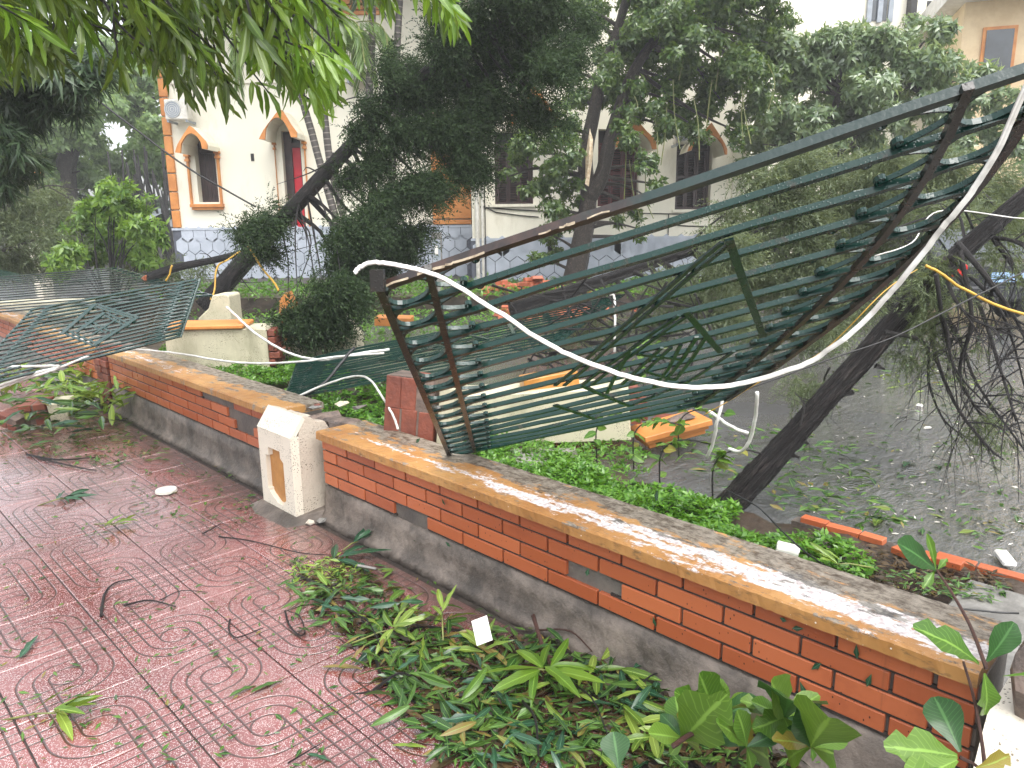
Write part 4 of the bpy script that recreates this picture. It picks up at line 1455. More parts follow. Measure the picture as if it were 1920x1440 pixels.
# pipes, cracks and cables on the front
for px, mt, r in ((893, 'offwhite', 0.045), (903, 'offwhite', 0.03), (908, 'blackcable', 0.012)):
    p0, p1 = lev(px, 330, VR - 0.1), lev(px, 545, VR - 0.1)
    MB(FRAME).tube([(p0[0], VR - 0.1, 4.2), (p0[0], VR - 0.1, 0.35)], r, 8).build('downpipe', M[mt], villa)
for pix in ([(900, 388), (960, 393), (1020, 396), (1100, 398), (1200, 400), (1300, 402), (1385, 401)], [(905, 386), (930, 398), (975, 404), (1010, 407)], [(1240, 420), (1290, 424), (1340, 425), (1388, 424)], [(1254, 400), (1253, 430), (1252, 460)]):
    MB(FRAME).tube([lev(x, y, VR - 0.02) for x, y in pix], 0.012, 5).build('wall_wire', M['blackcable'], villa)
# upper window with white bars
a, b = lev(1068, 12, VR), lev(1104, 82, VR)
wu = MB(FRAME).box(a[0] + 0.04, b[0] - 0.04, VR - 0.02, VR - 0.004, b[2] + 0.04, a[2] - 0.04).build('window', M['glass'], villa)
mb = MB(FRAME)
for k in range(6):
    z = b[2] + (a[2] - b[2]) * k / 5
    mb.box(a[0], b[0], VR - 0.06, VR - 0.022, z - 0.02, z + 0.02)
for k in range(3):
    x = a[0] + (b[0] - a[0]) * k / 2
    mb.box(x - 0.025, x + 0.025, VR - 0.055, VR - 0.026, b[2], a[2])
mb.build('window_bars', M['white'], wu)
MB(FRAME).box(xr1 - 0.28, xr1 + 0.03, VR - 0.05, VR - 0.003, zr, 7.15).build('corner_pilaster', M['wall'], villa)


def aircon(pl, pr, pt_, pb, D, label):
    a, b = lev(pl, pt_, D), lev(pr, pb, D)
    root = thing('air_conditioner', tuple(FRAME @ Vector(((a[0] + b[0]) / 2, D, b[2]))), label, 'air conditioner', 'air conditioners on the villa')
    MB(FRAME).bevbox(a[0], b[0], D, D + 0.32, b[2], a[2], 0.02).build('casing', M['offwhite'], root)
    cx, cz, r = a[0] + (b[0] - a[0]) * 0.36, (a[2] + b[2]) / 2, (a[2] - b[2]) * 0.42
    MB(FRAME).tube([(cx, D - 0.012, cz), (cx, D - 0.001, cz)], r, 20).build('fan_grille', M['greyframe'], root)
    mb = MB(FRAME)
    for k in range(4):
        mb.strip([(cx + r * (k + 1) / 4.3 * math.cos(t * math.pi / 8), D - 0.016, cz + r * (k + 1) / 4.3 * math.sin(t * math.pi / 8)) for t in range(16)], 0.006, 0.006, (0, 1, 0), closed=True)
    mb.build('guard_ring', M['offwhite'], root)
    MB(FRAME).box(a[0] + 0.02, a[0] + 0.06, D + 0.02, VL, b[2] - 0.05, b[2] - 0.003).box(b[0] - 0.06, b[0] - 0.02, D + 0.02, VL, b[2] - 0.05, b[2] - 0.003).build('bracket', M['greyframe'], root)


aircon(306, 352, 186, 224, VL - 0.5, 'white air conditioner on the left corner of the villa, half behind mango leaves')
aircon(646, 692, 108, 150, VL - 0.5, 'white air conditioner high on the villa wall between the palm trunks')
aircon(1268, 1298, 230, 268, VR - 0.5, 'pale air conditioner box beside the right hand arched hood')

# ------------------------------------------------------------------ buildings at the back right
root = thing('building', tuple(pt(1600, 430, 24)), 'pale plain building with a grey window, above the round tree on the right', 'building')
a, b = lev(1400, 100, 24)[0], lev(1860, 100, 24)[0]
MB(FRAME).box(a, b, 24, 32, 0, 9.0).build('wall', M['wall'], root)
w = MB(FRAME).box(lev(1632, 0, 24)[0], lev(1664, 0, 24)[0], 23.97, 23.995, lev(0, 58, 24)[2], 8.9).build('window', M['glass'], root)
mb = MB(FRAME)
for px in (1628, 1648, 1668):
    x = lev(px, 20, 24)[0]
    mb.box(x - 0.07, x + 0.07, 23.9, 23.968, lev(0, 62, 24)[2], 8.9)
mb.build('frame', M['greyframe'], w)
x = lev(1704, 20, 24)[0]
MB(FRAME).box(x - 0.09, x + 0.09, 23.7, 23.98, 0, 9.0).build('downpipe', M['dark'], root)
w = MB(FRAME).box(lev(1738, 5, 24)[0], lev(1762, 5, 24)[0], 23.97, 23.995, lev(1750, 32, 24)[2], lev(1750, 2, 24)[2]).build('window', M['dark'], root)
root = thing('building', tuple(pt(1900, 430, 21)), 'ochre building with orange window frames and a white slanting eave at the right edge', 'building')
a = lev(1800, 100, 21)[0]
TB = FRAME @ Matrix.Translation((a, 21, 0)) @ Matrix.Rotation(R(-18), 4, 'Z')
MB(TB).box(0, 14, 0, 9, 0, 7.0).build('wall', simple('pale_ochre_facade', (0.70, 0.55, 0.34), (0.58, 0.43, 0.25), 0.6, 2, 0.1), root)
MB(TB).box(-0.5, 14.5, -0.9, 9, 7.002, 7.5).build('eave', M['white'], root)
for k in range(4):
    x = 0.55 + 1.25 * k
    f = MB(TB).box(x - 0.08, x + 0.7, -0.06, -0.003, 4.9, 6.35).build('window', M['orange'], root)
    MB(TB).box(x, x + 0.62, -0.085, -0.062, 4.98, 6.27).build('shutter', M['glass'], f)


def car(T, body, label, plate=None, lights=True):
    root = thing('parked_car', tuple(T.translation), label, 'car')
    prof = [(-0.85, 0.35), (0.85, 0.35), (0.88, 0.75), (0.84, 0.95), (-0.84, 0.95), (-0.88, 0.75)]
    side = [(0, 0.35), (0.0, 0.92), (0.25, 0.98), (0.95, 1.42), (2.4, 1.44), (3.1, 1.0), (4.2, 0.86), (4.35, 0.5), (4.3, 0.32)]
    mb = MB(T)
    n = len(side)
    vs = []
    for (y, z) in side:
        k = 0.86 if z < 1.0 else 0.70
        vs += [(-k, y, z), (k, y, z)]
    fs = [(2 * i, 2 * i + 1, 2 * ((i + 1) % n) + 1, 2 * ((i + 1) % n)) for i in range(n)]
    fs += [tuple(2 * i for i in range(n)), tuple(2 * i + 1 for i in reversed(range(n)))]
    mb.add(vs, fs).build('body', M[body], root, bevel=0.04)
    MB(T).add([(-0.62, 0.34, 1.06), (0.62, 0.34, 1.06), (0.58, 0.86, 1.40), (-0.58, 0.86, 1.40)], [(0, 1, 2, 3)]).build('rear_window', M['glass'], root)
    MB(T).bevbox(-0.84, 0.84, -0.1, 0.08, 0.38, 0.6, 0.03).build('bumper', M[body], root)
    for s in (-1, 1):
        MB(T).bevbox(s * 0.70 - 0.14, s * 0.70 + 0.14, -0.03, 0.06, 0.74, 0.92, 0.02).build('taillight', M['taillight'], root)
        for y in (0.85, 3.4):
            MB(T).tube([(s * 0.72, y, 0.31), (s * 0.9, y, 0.31)], 0.31, 18).build('wheel', M['tyre'], root)
    if plate:
        MB(T).box(-0.26, 0.26, -0.125, -0.103, 0.66, 0.8).build('number_plate', M[plate], root)


p = pt(1728, 500, 13.0)
car(Matrix.Translation((p[0], p[1], 0.02)) @ FRAME @ Matrix.Rotation(R(-6), 4, 'Z'), 'carwhite', 'white car with red tail lights seen between the bent railing and the leaning trunk', 'white')
p = pt(1880, 520, 11.0)
car(Matrix.Translation((p[0], p[1], 0.02)) @ FRAME @ Matrix.Rotation(R(4), 4, 'Z'), 'cardark', 'dark car with a pale blue plate behind the leaning trunk on the right', 'blue')

# grey meter post in front of the plinth
p = pt(821, 548, 14.0)
root = thing('meter_post', (p[0], p[1], 0.3), 'grey post with a small box before the blue grey plinth', 'post')
T = Matrix.Translation((p[0], p[1], 0)) @ FRAME
MB(T).bevbox(-0.09, 0.09, 0, 0.18, 0.3, 1.42, 0.01).build('post', M['concrete'], root)
MB(T).box(-0.075, 0.075, -0.03, -0.002, 0.85, 1.3).build('meter_box', M['greyframe'], root)
MB(T).box(-0.03, 0.03, -0.038, -0.032, 1.02, 1.2).build('label_plate', M['white'], root)
bpy.data.curves
fc = bpy.data.curves.new('post_number', 'FONT')
fc.body = '30'
fc.size = 0.14
fc.align_x = 'CENTER'
fo = bpy.data.objects.new('post_number', fc)
COL.objects.link(fo)
dg = bpy.context.evaluated_depsgraph_get()
me = bpy.data.meshes.new_from_object(fo.evaluated_get(dg))
bpy.data.objects.remove(fo)
me.materials.clear()
me.materials.append(M['dark'])
put('post_number', me, Matrix.Translation(T @ Vector((0, -0.006, 1.3))) @ Matrix.Rotation(-YAW, 4, 'Z') @ Matrix.Rotation(R(90), 4, 'X'), root)

# cream gate post with an orange cap far left, and a boundary wall
p = pt(66, 470, 20)
root = thing('gate_post', (p[0], p[1], 0), 'distant cream post with an orange cap among the trees at left', 'gate post')
T = Matrix.Translation((p[0], p[1], 0)) @ FRAME
zt = pt(66, 334, 20)[2]
MB(T).bevbox(-0.16, 0.16, 0, 0.32, 0, zt - 0.002, 0.01).build('shaft', M['cream'], root)
MB(T).box(-0.24, 0.24, -0.08, 0.4, zt, zt + 0.05).box(-0.2, 0.2, -0.04, 0.36, zt + 0.052, zt + 0.1).box(-0.26, 0.26, -0.1, 0.42, zt + 0.102, zt + 0.16).build('cap', M['orange'], root)
p = pt(53, 400, 17)
root = thing('gate_post', (p[0], p[1], 0), 'slim cream post stump standing in the grey fallen cypress at left', 'gate post')
T = Matrix.Translation((p[0], p[1], 0)) @ FRAME
zt = pt(53, 362, 17)[2]
MB(T).bevbox(-0.07, 0.07, 0, 0.14, 0, zt - 0.002, 0.01).build('shaft', M['cream'], root)
MB(T).bevbox(-0.11, 0.11, -0.04, 0.18, zt, zt + 0.07, 0.01).build('cap', M['wall'], root)
root = thing('boundary_wall', tuple(pt(200, 470, 30)), 'low greyish wall and pale roof sheet beyond the bright bush at left', 'wall')
a, b = lev(-200, 470, 32)[0], lev(335, 470, 32)[0]
MB(FRAME).box(a, b, 32, 32.3, 0, 1.5).build('wall', M['concrete'], root)
a, b = lev(232, 395, 26)[0], lev(300, 395, 26)[0]
MB(FRAME).add([(a, 25, 1.75), (b, 25, 1.75), (b, 27, 2.15), (a, 27, 2.15)], [(0, 1, 2, 3)]).build('roof_sheet', M['greyframe'], root)

# rubble of hollow bricks at the foot of the villa
rr = random.Random(21)
root = thing('brick_heap', tuple(pt(1000, 552, 13.8)), 'heap of broken red hollow bricks at the foot of the villa plinth', 'brick heap')
for k in range(110):
    px, py = rr.gauss(1030, 75), rr.uniform(540, 584)
    if not 905 < px < 1200:
        continue
    D = 14.2 - (py - 540) / 44 * 2.2
    p = pt(px, py, D)
    z = 0.34 + max(0, 0.25 - abs(px - 1010) / 400) * rr.random()
    if D < 13.3:
        z = 0.02 + 0.12 * rr.random()
    T = Matrix.Translation((p[0], p[1], z)) @ Matrix.Rotation(rr.uniform(0, 3), 4, 'Z') @ Matrix.Rotation(rr.uniform(-0.7, 0.7), 4, 'X')
    s = rr.uniform(0.6, 1.0)
    MB(T).bevbox(-0.11 * s, 0.11 * s, -0.05, 0.05, 0, 0.07, 0.006).build('brick', M['hollow'], root)
p = pt(945, 552, 13.7)
root = thing('hollow_brick_stack', (p[0], p[1], 0.34), 'small stack of whole red hollow bricks by the downpipe', 'brick stack')
for i in range(3):
    for k in range(3 - (i > 1)):
        MB(Matrix.Translation((p[0], p[1], 0)) @ FRAME).bevbox(-0.16 + i * 0.12, -0.05 + i * 0.12, 0, 0.22, 0.34 + k * 0.075, 0.41 + k * 0.075, 0.006).build('brick', M['hollow'], root)


# ------------------------------------------------------------------ foliage
def unit(a):
    return a / np.maximum(1e-9, np.linalg.norm(a, axis=-1, keepdims=True))


def rnd_dirs(n):
    return unit(RNG.normal(0, 1, (n, 3)))


def leaf_cloud(name, P, Dn, Nn, L, W, mat, parent=None, shape='lance', origin=None, droop=0.25):
    """thousands of separate leaves as one mesh"""
    N = len(P)
    P, Dn = np.asarray(P, float), unit(np.asarray(Dn, float))
    S = unit(np.cross(Dn, Nn))
    U = np.cross(S, Dn)
    L, W = np.broadcast_to(L, (N,)), np.broadcast_to(W, (N,))
    if shape == 'tri':
        loc = np.array([(-0.5, 0, 0), (0.5, 0, 0), (0.1, 1, -droop)])
        tris = np.array([(0, 1, 2)])
    elif shape == 'quad':
        loc = np.array([(0, 0, 0), (-0.5, 0.45, 0.0), (0.5, 0.45, 0.0), (0, 1, -droop)])
        tris = np.array([(0, 2, 1), (1, 2, 3)])
    else:
        loc = np.array([(0, 0, 0), (-0.5, 0.42, 0.10), (0, 0.5, -0.04), (0.5, 0.42, 0.10), (0, 1, -droop)])
        tris = np.array([(0, 2, 1), (0, 3, 2), (1, 2, 4), (2, 3, 4)])
    k = len(loc)
    V = P[:, None, :] + S[:, None, :] * (loc[None, :, 0] * W[:, None])[..., None] + Dn[:, None, :] * (loc[None, :, 1] * L[:, None])[..., None] + U[:, None, :] * (loc[None, :, 2] * np.where(np.abs(loc[None, :, 2]) > 0.15, L[:, None], W[:, None]))[..., None]
    base = np.array(origin if origin is not None else P.mean(0))
    V = (V - base).reshape(-1, 3)
    F = (tris[None] + (np.arange(N) * k)[:, None, None]).reshape(-1, 3)
    me = bpy.data.meshes.new(name)
    me.vertices.add(len(V))
    me.vertices.foreach_set('co', V.ravel())
    me.loops.add(F.size)
    me.loops.foreach_set('vertex_index', F.ravel())
    me.polygons.add(len(F))
    me.polygons.foreach_set('loop_start', np.arange(0, F.size, 3))
    me.polygons.foreach_set('loop_total', np.full(len(F), 3))
    lay = me.uv_layers.new(name='UVMap')
    uv = np.stack([loc[:, 0] + 0.5, loc[:, 1]], -1)
    lay.data.foreach_set('uv', np.tile(uv, (N, 1))[F.ravel()].ravel())
    me.update()
    me.validate()
    me.materials.append(mat)
    o = bpy.data.objects.new(name, me)
    COL.objects.link(o)
    attach(o, base, parent)
    return o


def clump_pts(clumps, per, D, dj=0.35, squash=1.0, dens=True):
    """random points in ellipsoids given as (px, py, radius in px[, depth])"""
    out, ctr = [], []
    for c in clumps:
        d = c[3] if len(c) > 3 else D + RNG.normal(0, dj)
        p = pt(c[0], c[1], d)
        r = c[2] / FOC * d
        n = int(per * (c[2] / 45.0) ** 2) if dens else per
        # each clump is a handful of smaller lobes with gaps between them
        S_ = 7
        lob = rnd_dirs(S_) * RNG.uniform(0.35, 0.85, (S_, 1)) * r
        k_ = RNG.integers(0, S_, n)
        q = lob[k_] + rnd_dirs(n) * (RNG.random((n, 1)) ** 0.45) * (RNG.uniform(0.34, 0.52, S_) * r)[k_][:, None]
        q[:, 2] *= squash
        out.append(p + q)
        ctr.append(p + lob[k_] * 0.8)
    return np.concatenate(out), np.concatenate(ctr)


def limbs(clumps, D, trunk, r0, mat, parent, sag=0.1, name='limb'):
    T = [np.array(t, float) for t in trunk]
    for c in clumps:
        p = pt(c[0], c[1], c[3] if len(c) > 3 else D)
        k = min(range(len(T)), key=lambda i: np.linalg.norm(T[i] - p) + 0.25 * i * 0)
        k = max(0, k - 1)
        a = T[k]
        mid = (a + p) / 2 + RNG.normal(0, 0.06, 3) * np.linalg.norm(p - a) + np.array([0, 0, sag * np.linalg.norm(p - a)])
        pts = smooth_path([a, mid, p], 4)
        r_ = r0 * (0.4 if len(c) > 3 else 1.0)
        MB().tube(pts, [r_ * (1 - 0.75 * i / (len(pts) - 1)) for i in range(len(pts))], 5, 0.1).build(name, mat, parent, smooth=True)


def cypress_foliage(clumps, D, per, flow, mat, parent, dj=0.3, tw=(0.14, 0.32), leaf=(0.03, 0.06), wid=0.010, K=14, droop=-0.25, squash=0.8):
    P0, C0 = clump_pts(clumps, per, D, dj, squash)
    n = len(P0)
    d = unit(unit(P0 - C0 + 1e-6) * 0.55 + np.array(flow) * 0.8 + RNG.normal(0, 0.45, (n, 3)) + np.array([0, 0, droop]))
    ln = RNG.uniform(*tw, n)
    t = np.linspace(0.05, 1, K)
    bend = np.array([0, 0, -0.18])
    P = P0[:, None] + d[:, None] * (t[None, :, None] * ln[:, None, None]) + bend * (t[None, :, None] ** 2) * ln[:, None, None]
    side = unit(np.cross(d, rnd_dirs(n)))
    sgn = np.where(np.arange(K) % 2, 1, -1)[None, :, None]
    DD = unit(d[:, None] * 0.85 + side[:, None] * sgn * 0.75 + RNG.normal(0, 0.25, (n, K, 3)) + bend * t[None, :, None])
    P, DD = P.reshape(-1, 3), DD.reshape(-1, 3)
    Nn = rnd_dirs(len(P))
    L = RNG.uniform(*leaf, len(P)) * np.tile(1.15 - 0.5 * t, n)
    return leaf_cloud('crown', P, DD, Nn, L, wid * RNG.uniform(0.7, 1.3, len(P)), mat, parent, 'tri', droop=0.1)


def rosette_foliage(clumps, D, per, mat, parent, dj=0.4, leaves=9, L=(0.10, 0.16), W=0.045, out=0.7, droop=-0.35, squash=0.85, name='crown', shape='lance'):
    P0, C0 = clump_pts(clumps, per, D, dj, squash)
    n = len(P0)
    ax = unit(unit(P0 - C0 + 1e-6) * out + np.array([0, 0, 0.35]) + RNG.normal(0, 0.3, (n, 3)))
    a = unit(np.cross(ax, rnd_dirs(n)))
    b = np.cross(ax, a)
    th = (np.arange(leaves) / leaves * 2 * math.pi)[None, :] + RNG.uniform(0, 6.28, (n, 1)) + RNG.normal(0, 0.25, (n, leaves))
    rad = a[:, None] * np.cos(th)[..., None] + b[:, None] * np.sin(th)[..., None]
    Dn = unit(rad + ax[:, None] * RNG.uniform(0.0, 0.7, (n, leaves, 1)) + np.array([0, 0, droop]))
    Nn = unit(ax[:, None] * 1.0 + RNG.normal(0, 0.35, (n, leaves, 3)))
    P = (P0[:, None] + RNG.normal(0, 0.018, (n, leaves, 3))).reshape(-1, 3)
    LL = RNG.uniform(*L, len(P))
    return leaf_cloud(name, P, Dn.reshape(-1, 3), Nn.reshape(-1, 3), LL, W * LL / np.mean(L) * RNG.uniform(0.8, 1.2, len(P)), mat, parent, shape, droop=0.22)


def tree(name, base, label, cat='tree', group=None):
    return thing(name, base, label, cat, group)


# ---- leaning uprooted cypress on the left
tr = smooth_path([pt(388, 572, 9.1), pt(430, 522, 9.0), pt(500, 446, 8.8), pt(560, 380, 8.6), pt(640, 292, 8.45), pt(735, 196, 8.3), pt(830, 110, 8.15), pt(940, 40, 8.0), pt(1060, -60, 7.9)], 5)
root = tree('cypress_tree', tuple(tr[0]), 'dark cypress leaning hard to the right in front of the villa', 'tree')
n = len(tr)
MB().tube(tr, [0.135 * (1 - 0.75 * i / (n - 1)) for i in range(n)], 12, 0.08).build('trunk', M['bark'], root, smooth=True)
CL = [(760, 120, 45), (830, 90, 50), (900, 60, 60), (980, 40, 55), (1040, 90, 48), (960, 110, 60), (880, 140, 60), (800, 170, 60), (900, 200, 58), (960, 190, 42), (1000, 225, 24), (740, 165, 45), (820, 240, 60), (880, 265, 45), (760, 260, 50), (700, 300, 40), (850, 315, 45), (882, 315, 32), (800, 345, 45), (750, 370, 50), (690, 390, 48), (650, 430, 48), (720, 450, 50), (775, 440, 30), (655, 335, 30), (620, 480, 45), (680, 500, 42), (605, 545, 48), (645, 560, 35), (560, 595, 42), (530, 610, 32), (600, 610, 36), (665, 250, 30), (462, 430, 34), (500, 408, 34), (480, 470, 34), (1020, 0, 45), (930, 0, 55), (840, 30, 40), (1080, 40, 35), (1025, 130, 32), (1045, 230, 12), (1020, 205, 16), (690, 200, 28), (720, 130, 24)]
CL = [c if c[1] < 520 else (c[0], c[1], c[2], 6.7) for c in CL]
cypress_foliage(CL, 8.1, 520, HR * 0.9 + np.array([0, 0, 0.05]), M['cypress'], root, wid=0.014, K=11)
limbs(CL, 8.1, tr, 0.03, M['barkthin'], root, 0.0)
mb = MB()
for k in range(26):       # bare broken twigs along the trunk
    a = tr[3 + k % (n // 2 + 4)]
    d = unit(HR * RNG.normal(0, 0.8) + HF * RNG.normal(0, 0.5) + np.array([0, 0, RNG.normal(0.1, 0.7)]))
    L = RNG.uniform(0.3, 0.8)
    p = smooth_path([a, a + d * L * 0.5 + RNG.normal(0, 0.05, 3), a + d * L + np.array([0, 0, -0.15])], 4)
    mb.tube(p, [0.012 * (1 - 0.8 * i / (len(p) - 1)) for i in range(len(p))], 5)
mb.build('bare_twig', M['barkthin'], root, smooth=True)
# snapped bough with orange break in front of the left railings
p = smooth_path([pt(278, 522, 9.3), pt(330, 502, 9.3), pt(400, 488, 9.2), pt(470, 470, 9.0)], 5)
root = tree('broken_bough', tuple(p[0]), 'snapped cypress bough with a torn orange end resting on the far railing', 'bough')
MB().tube(p, [0.06, 0.058, 0.056, 0.054] + [0.05 - 0.0015 * i for i in range(len(p) - 4)], 8, 0.08).build('limb', M['bark'], root, smooth=True)
MB().chunk(tuple(p[0]), 0.16, 0.1, 0.1).build('torn_end', simple('torn_orange_wood', (0.42, 0.14, 0.06), (0.25, 0.07, 0.03), 0.6, 25, 0.5), root)

# ---- cypress fallen behind the big railing
tr = smooth_path([pt(960, 582, 7.45), pt(1050, 552, 7.7), pt(1150, 520, 7.9), pt(1240, 490, 8.1), pt(1400, 440, 8.3), pt(1600, 385, 8.3), pt(1850, 330, 8.2)], 5)
root = tree('cypress_tree', tuple(tr[0]), 'grey green cypress lying felled behind the big leaning railing', 'tree')
n = len(tr)
MB().tube(tr, [0.075 * (1 - 0.7 * i / (n - 1)) for i in range(n)], 16, 0.08).build('trunk', M['bark'], root, smooth=True)
CL2 = [(1430, 330, 48), (1500, 312, 48), (1580, 330, 52), (1650, 320, 56), (1720, 330, 48), (1480, 400, 58), (1560, 410, 58), (1640, 400, 58), (1420, 450, 48), (1500, 480, 58), (1580, 490, 58), (1650, 470, 46), (1400, 520, 48), (1480, 560, 52), (1560, 560, 48), (1620, 560, 40), (1330, 520, 46), (1280, 560, 42), (1340, 590, 46), (1420, 615, 38), (1215, 600, 36), (1500, 635, 28), (1555, 625, 26), (1790, 320, 48), (1860, 350, 46), (1895, 420, 42), (1745, 395, 36), (1240, 530, 36), (1150, 620, 30), (1090, 610, 30), (1370, 470, 40), (1330, 440, 25), (1360, 400, 26), (980, 620, 24), (1040, 640, 26)]
cypress_foliage(CL2, 7.7, 380, HR * 0.7 + np.array([0, 0, -0.15]), M['cypressgrey'], root, dj=0.4, wid=0.012, K=11, leaf=(0.035, 0.07))
limbs(CL2, 7.7, tr, 0.03, M['barkthin'], root, -0.05)
mb = MB()
for k in range(70):
    c = pt(RNG.uniform(960, 1330), RNG.uniform(540, 690), RNG.uniform(6.6, 7.6))
    d = unit(HR * RNG.normal(0, 1) + HF * RNG.normal(0, 0.5) + np.array([0, 0, RNG.normal(0, 0.5)]))
    L = RNG.uniform(0.3, 0.9)
    p = smooth_path([c - d * L / 2, c + RNG.normal(0, 0.06, 3), c + d * L / 2], 4)
    mb.tube(p, [0.013 * (1 - 0.8 * i / (len(p) - 1)) for i in range(len(p))], 4)
mb.build('bare_twig', M['barkthin'], root, smooth=True)

# ---- leaning trunk on the right, bare drooping branches
b0 = pt(1346, 968, 3.88)
tr = smooth_path([pt(1310, 1004, 3.84), b0, pt(1388, 924, 3.93), pt(1440, 868, 3.98), pt(1520, 780, 4.05), pt(1600, 690, 4.1), pt(1680, 600, 4.15), pt(1750, 522, 4.2), pt(1830, 448, 4.25), pt(1920, 370, 4.3), pt(2080, 240, 4.4), pt(2300, 80, 4.5)], 6)
root = tree('cypress_tree', tuple(b0), 'dark cypress trunk leaning to the right over the flooded yard, branches drooping', 'tree')
n = len(tr)
rad = []
for i in range(n):
    u = i / (n - 1)
    rad.append(0.078 - 0.038 * u + (0.028 * max(0, 1 - u * 9)))
MB().tube(smooth_path(tr, 4), np.interp(np.linspace(0, 1, 4 * (len(tr) - 1) + 1), np.linspace(0, 1, len(rad)), rad), 48, 0.085).build('trunk', M['bark'], root, smooth=True)
mb = MB()
fol = []


def bough(pix, r, D, twigs=9, seed=0, fine=2):
    P = smooth_path([pt(x, y, D + 0.25 * math.sin(seed + i)) for i, (x, y) in enumerate(pix)], 5)
    m_ = len(P)
    mb.tube(P, [r * (1 - 0.7 * i / (m_ - 1)) for i in range(m_)], 6, 0.06)
    for k in range(twigs):
        i = RNG.integers(m_ // 5, m_ - 1)
        a = P[i]
        t = unit(P[min(i + 1, m_ - 1)] - P[i - 1])
        d = unit(t * 0.6 + RNG.normal(0, 0.55, 3) + np.array([0, 0, -0.25]))
        L = RNG.uniform(0.15, 0.42)
        q = smooth_path([a, a + d * L * 0.5 + RNG.normal(0, 0.03, 3), a + d * L + np.array([0, 0, -0.35 * L])], 4)
        mb.tube(q, [r * 0.35 * (1 - 0.75 * j / (len(q) - 1)) for j in range(len(q))], 4)
        for _ in range(fine):
            j = RNG.integers(1, len(q))
            d2 = unit(d + RNG.normal(0, 0.6, 3))
            L2 = RNG.uniform(0.08, 0.2)
            mb.tube([q[j], q[j] + d2 * L2 * 0.5, q[j] + d2 * L2 + np.array([0, 0, -0.04])], [r * 0.16, r * 0.12, r * 0.06], 3)


B = [([(1745, 505), (1762, 570), (1748, 640), (1790, 755), (1850, 835), (1882, 862)], 0.016), ([(1765, 485), (1830, 560), (1872, 680), (1905, 790)], 0.018), ([(1795, 455), (1850, 520), (1905, 600), (1950, 690)], 0.018),
     ([(1660, 622), (1735, 645), (1742, 720), (1772, 790), (1835, 835)], 0.012), ([(1735, 525), (1800, 640), (1832, 720), (1925, 850)], 0.016), ([(1820, 445), (1900, 452), (1975, 500)], 0.016),
     ([(1800, 470), (1822, 600), (1800, 700), (1850, 790), (1910, 810)], 0.014), ([(1780, 480), (1880, 590), (1930, 760)], 0.014), ([(1850, 430), (1935, 560), (1960, 700)], 0.016), ([(1725, 540), (1770, 600), (1790, 690), (1860, 770)], 0.012), ([(1500, 800), (1508, 760), (1490, 735)], 0.008), ([(1555, 690), (1545, 715), (1552, 745)], 0.008), ([(1700, 580), (1640, 560), (1570, 590)], 0.01),
     ([(1770, 505), (1790, 560), (1830, 600), (1930, 640)], 0.013), ([(1755, 515), (1775, 640), (1812, 740), (1880, 800)], 0.012), ([(1810, 450), (1790, 400), (1700, 420), (1640, 450)], 0.010), ([(1830, 440), (1800, 380), (1770, 370)], 0.009)]
for i, (pix, r) in enumerate(B):
    bough(pix, r, 4.2, 11 if r > 0.01 else 4, i * 1.7, 3)
mb.build('bare_branch', M['barkthin'], root, smooth=True)
cypress_foliage([(1718, 590, 34, 4.15), (1750, 520, 34, 4.1), (1775, 490, 28, 4.1), (1730, 560, 30, 4.1), (1752, 650, 18, 4.15), (1705, 668, 22, 4.2), (1692, 660, 16, 4.2), (1835, 800, 28, 4.2), (1850, 785, 20, 4.2), (1870, 400, 40, 4.6), (1900, 380, 34, 4.6), (1490, 715, 26, 4.3), (1540, 712, 24, 4.3), (1510, 735, 20, 4.3), (1890, 480, 24, 4.5), (1810, 560, 16, 4.2), (1552, 760, 9, 4.2), (1560, 600, 24, 4.5), (1600, 570, 24, 4.5), (1905, 730, 16, 4.3), (1780, 545, 26, 4.15), (1700, 615, 22, 4.15), (1740, 600, 24, 4.2), (1850, 470, 26, 4.4), (1900, 520, 24, 4.4), (1830, 640, 16, 4.2), (1880, 830, 18, 4.2), (1760, 700, 12, 4.2)], 4.2, 85, np.array([0, 0, -0.35]) + HR * -0.15, M['cypressgrey'], root, dj=0.1, tw=(0.08, 0.2), leaf=(0.025, 0.05), wid=0.0055, K=20, droop=-0.3)
for (x, y, d) in ((1642, 686, 1), (1538, 762, 1), (1500, 826, 1), (1600, 735, -1), (1482, 852, 1)):
    a = pt(x, y, 4.03)
    MB().tube([a, a + HR * 0.05 * d + np.array([0, 0, -0.02])], [0.016, 0.006], 5).build('branch_stub', M['bark'], root)

# ---- ficus before the villa
DF = 14.2
tr = smooth_path([pt(1072, 548, DF), pt(1082, 500, DF), pt(1096, 430, DF), pt(1104, 370, DF), pt(1098, 300, DF), pt(1112, 220, DF), pt(1130, 140, DF), pt(1160, 50, DF), pt(1190, -60, DF)], 5)
root = tree('ficus_tree', tuple(tr[0]), 'broken leafy tree with hanging vines standing before the villa windows', 'tree')
n = len(tr)
MB().tube(tr, [0.24 - 0.17 * (i / (n - 1)) ** 0.7 for i in range(n)], 12, 0.07).build('trunk', M['barkgrey'], root, smooth=True)
t2 = smooth_path([pt(1104, 372, DF), pt(1128, 330, DF - 0.1), pt(1150, 240, DF - 0.2), pt(1190, 130, DF - 0.2), pt(1270, 20, DF - 0.2)], 5)
MB().tube(t2, [0.15 - 0.09 * i / (len(t2) - 1) for i in range(len(t2))], 10, 0.07).build('trunk', M['barkgrey'], root, smooth=True)
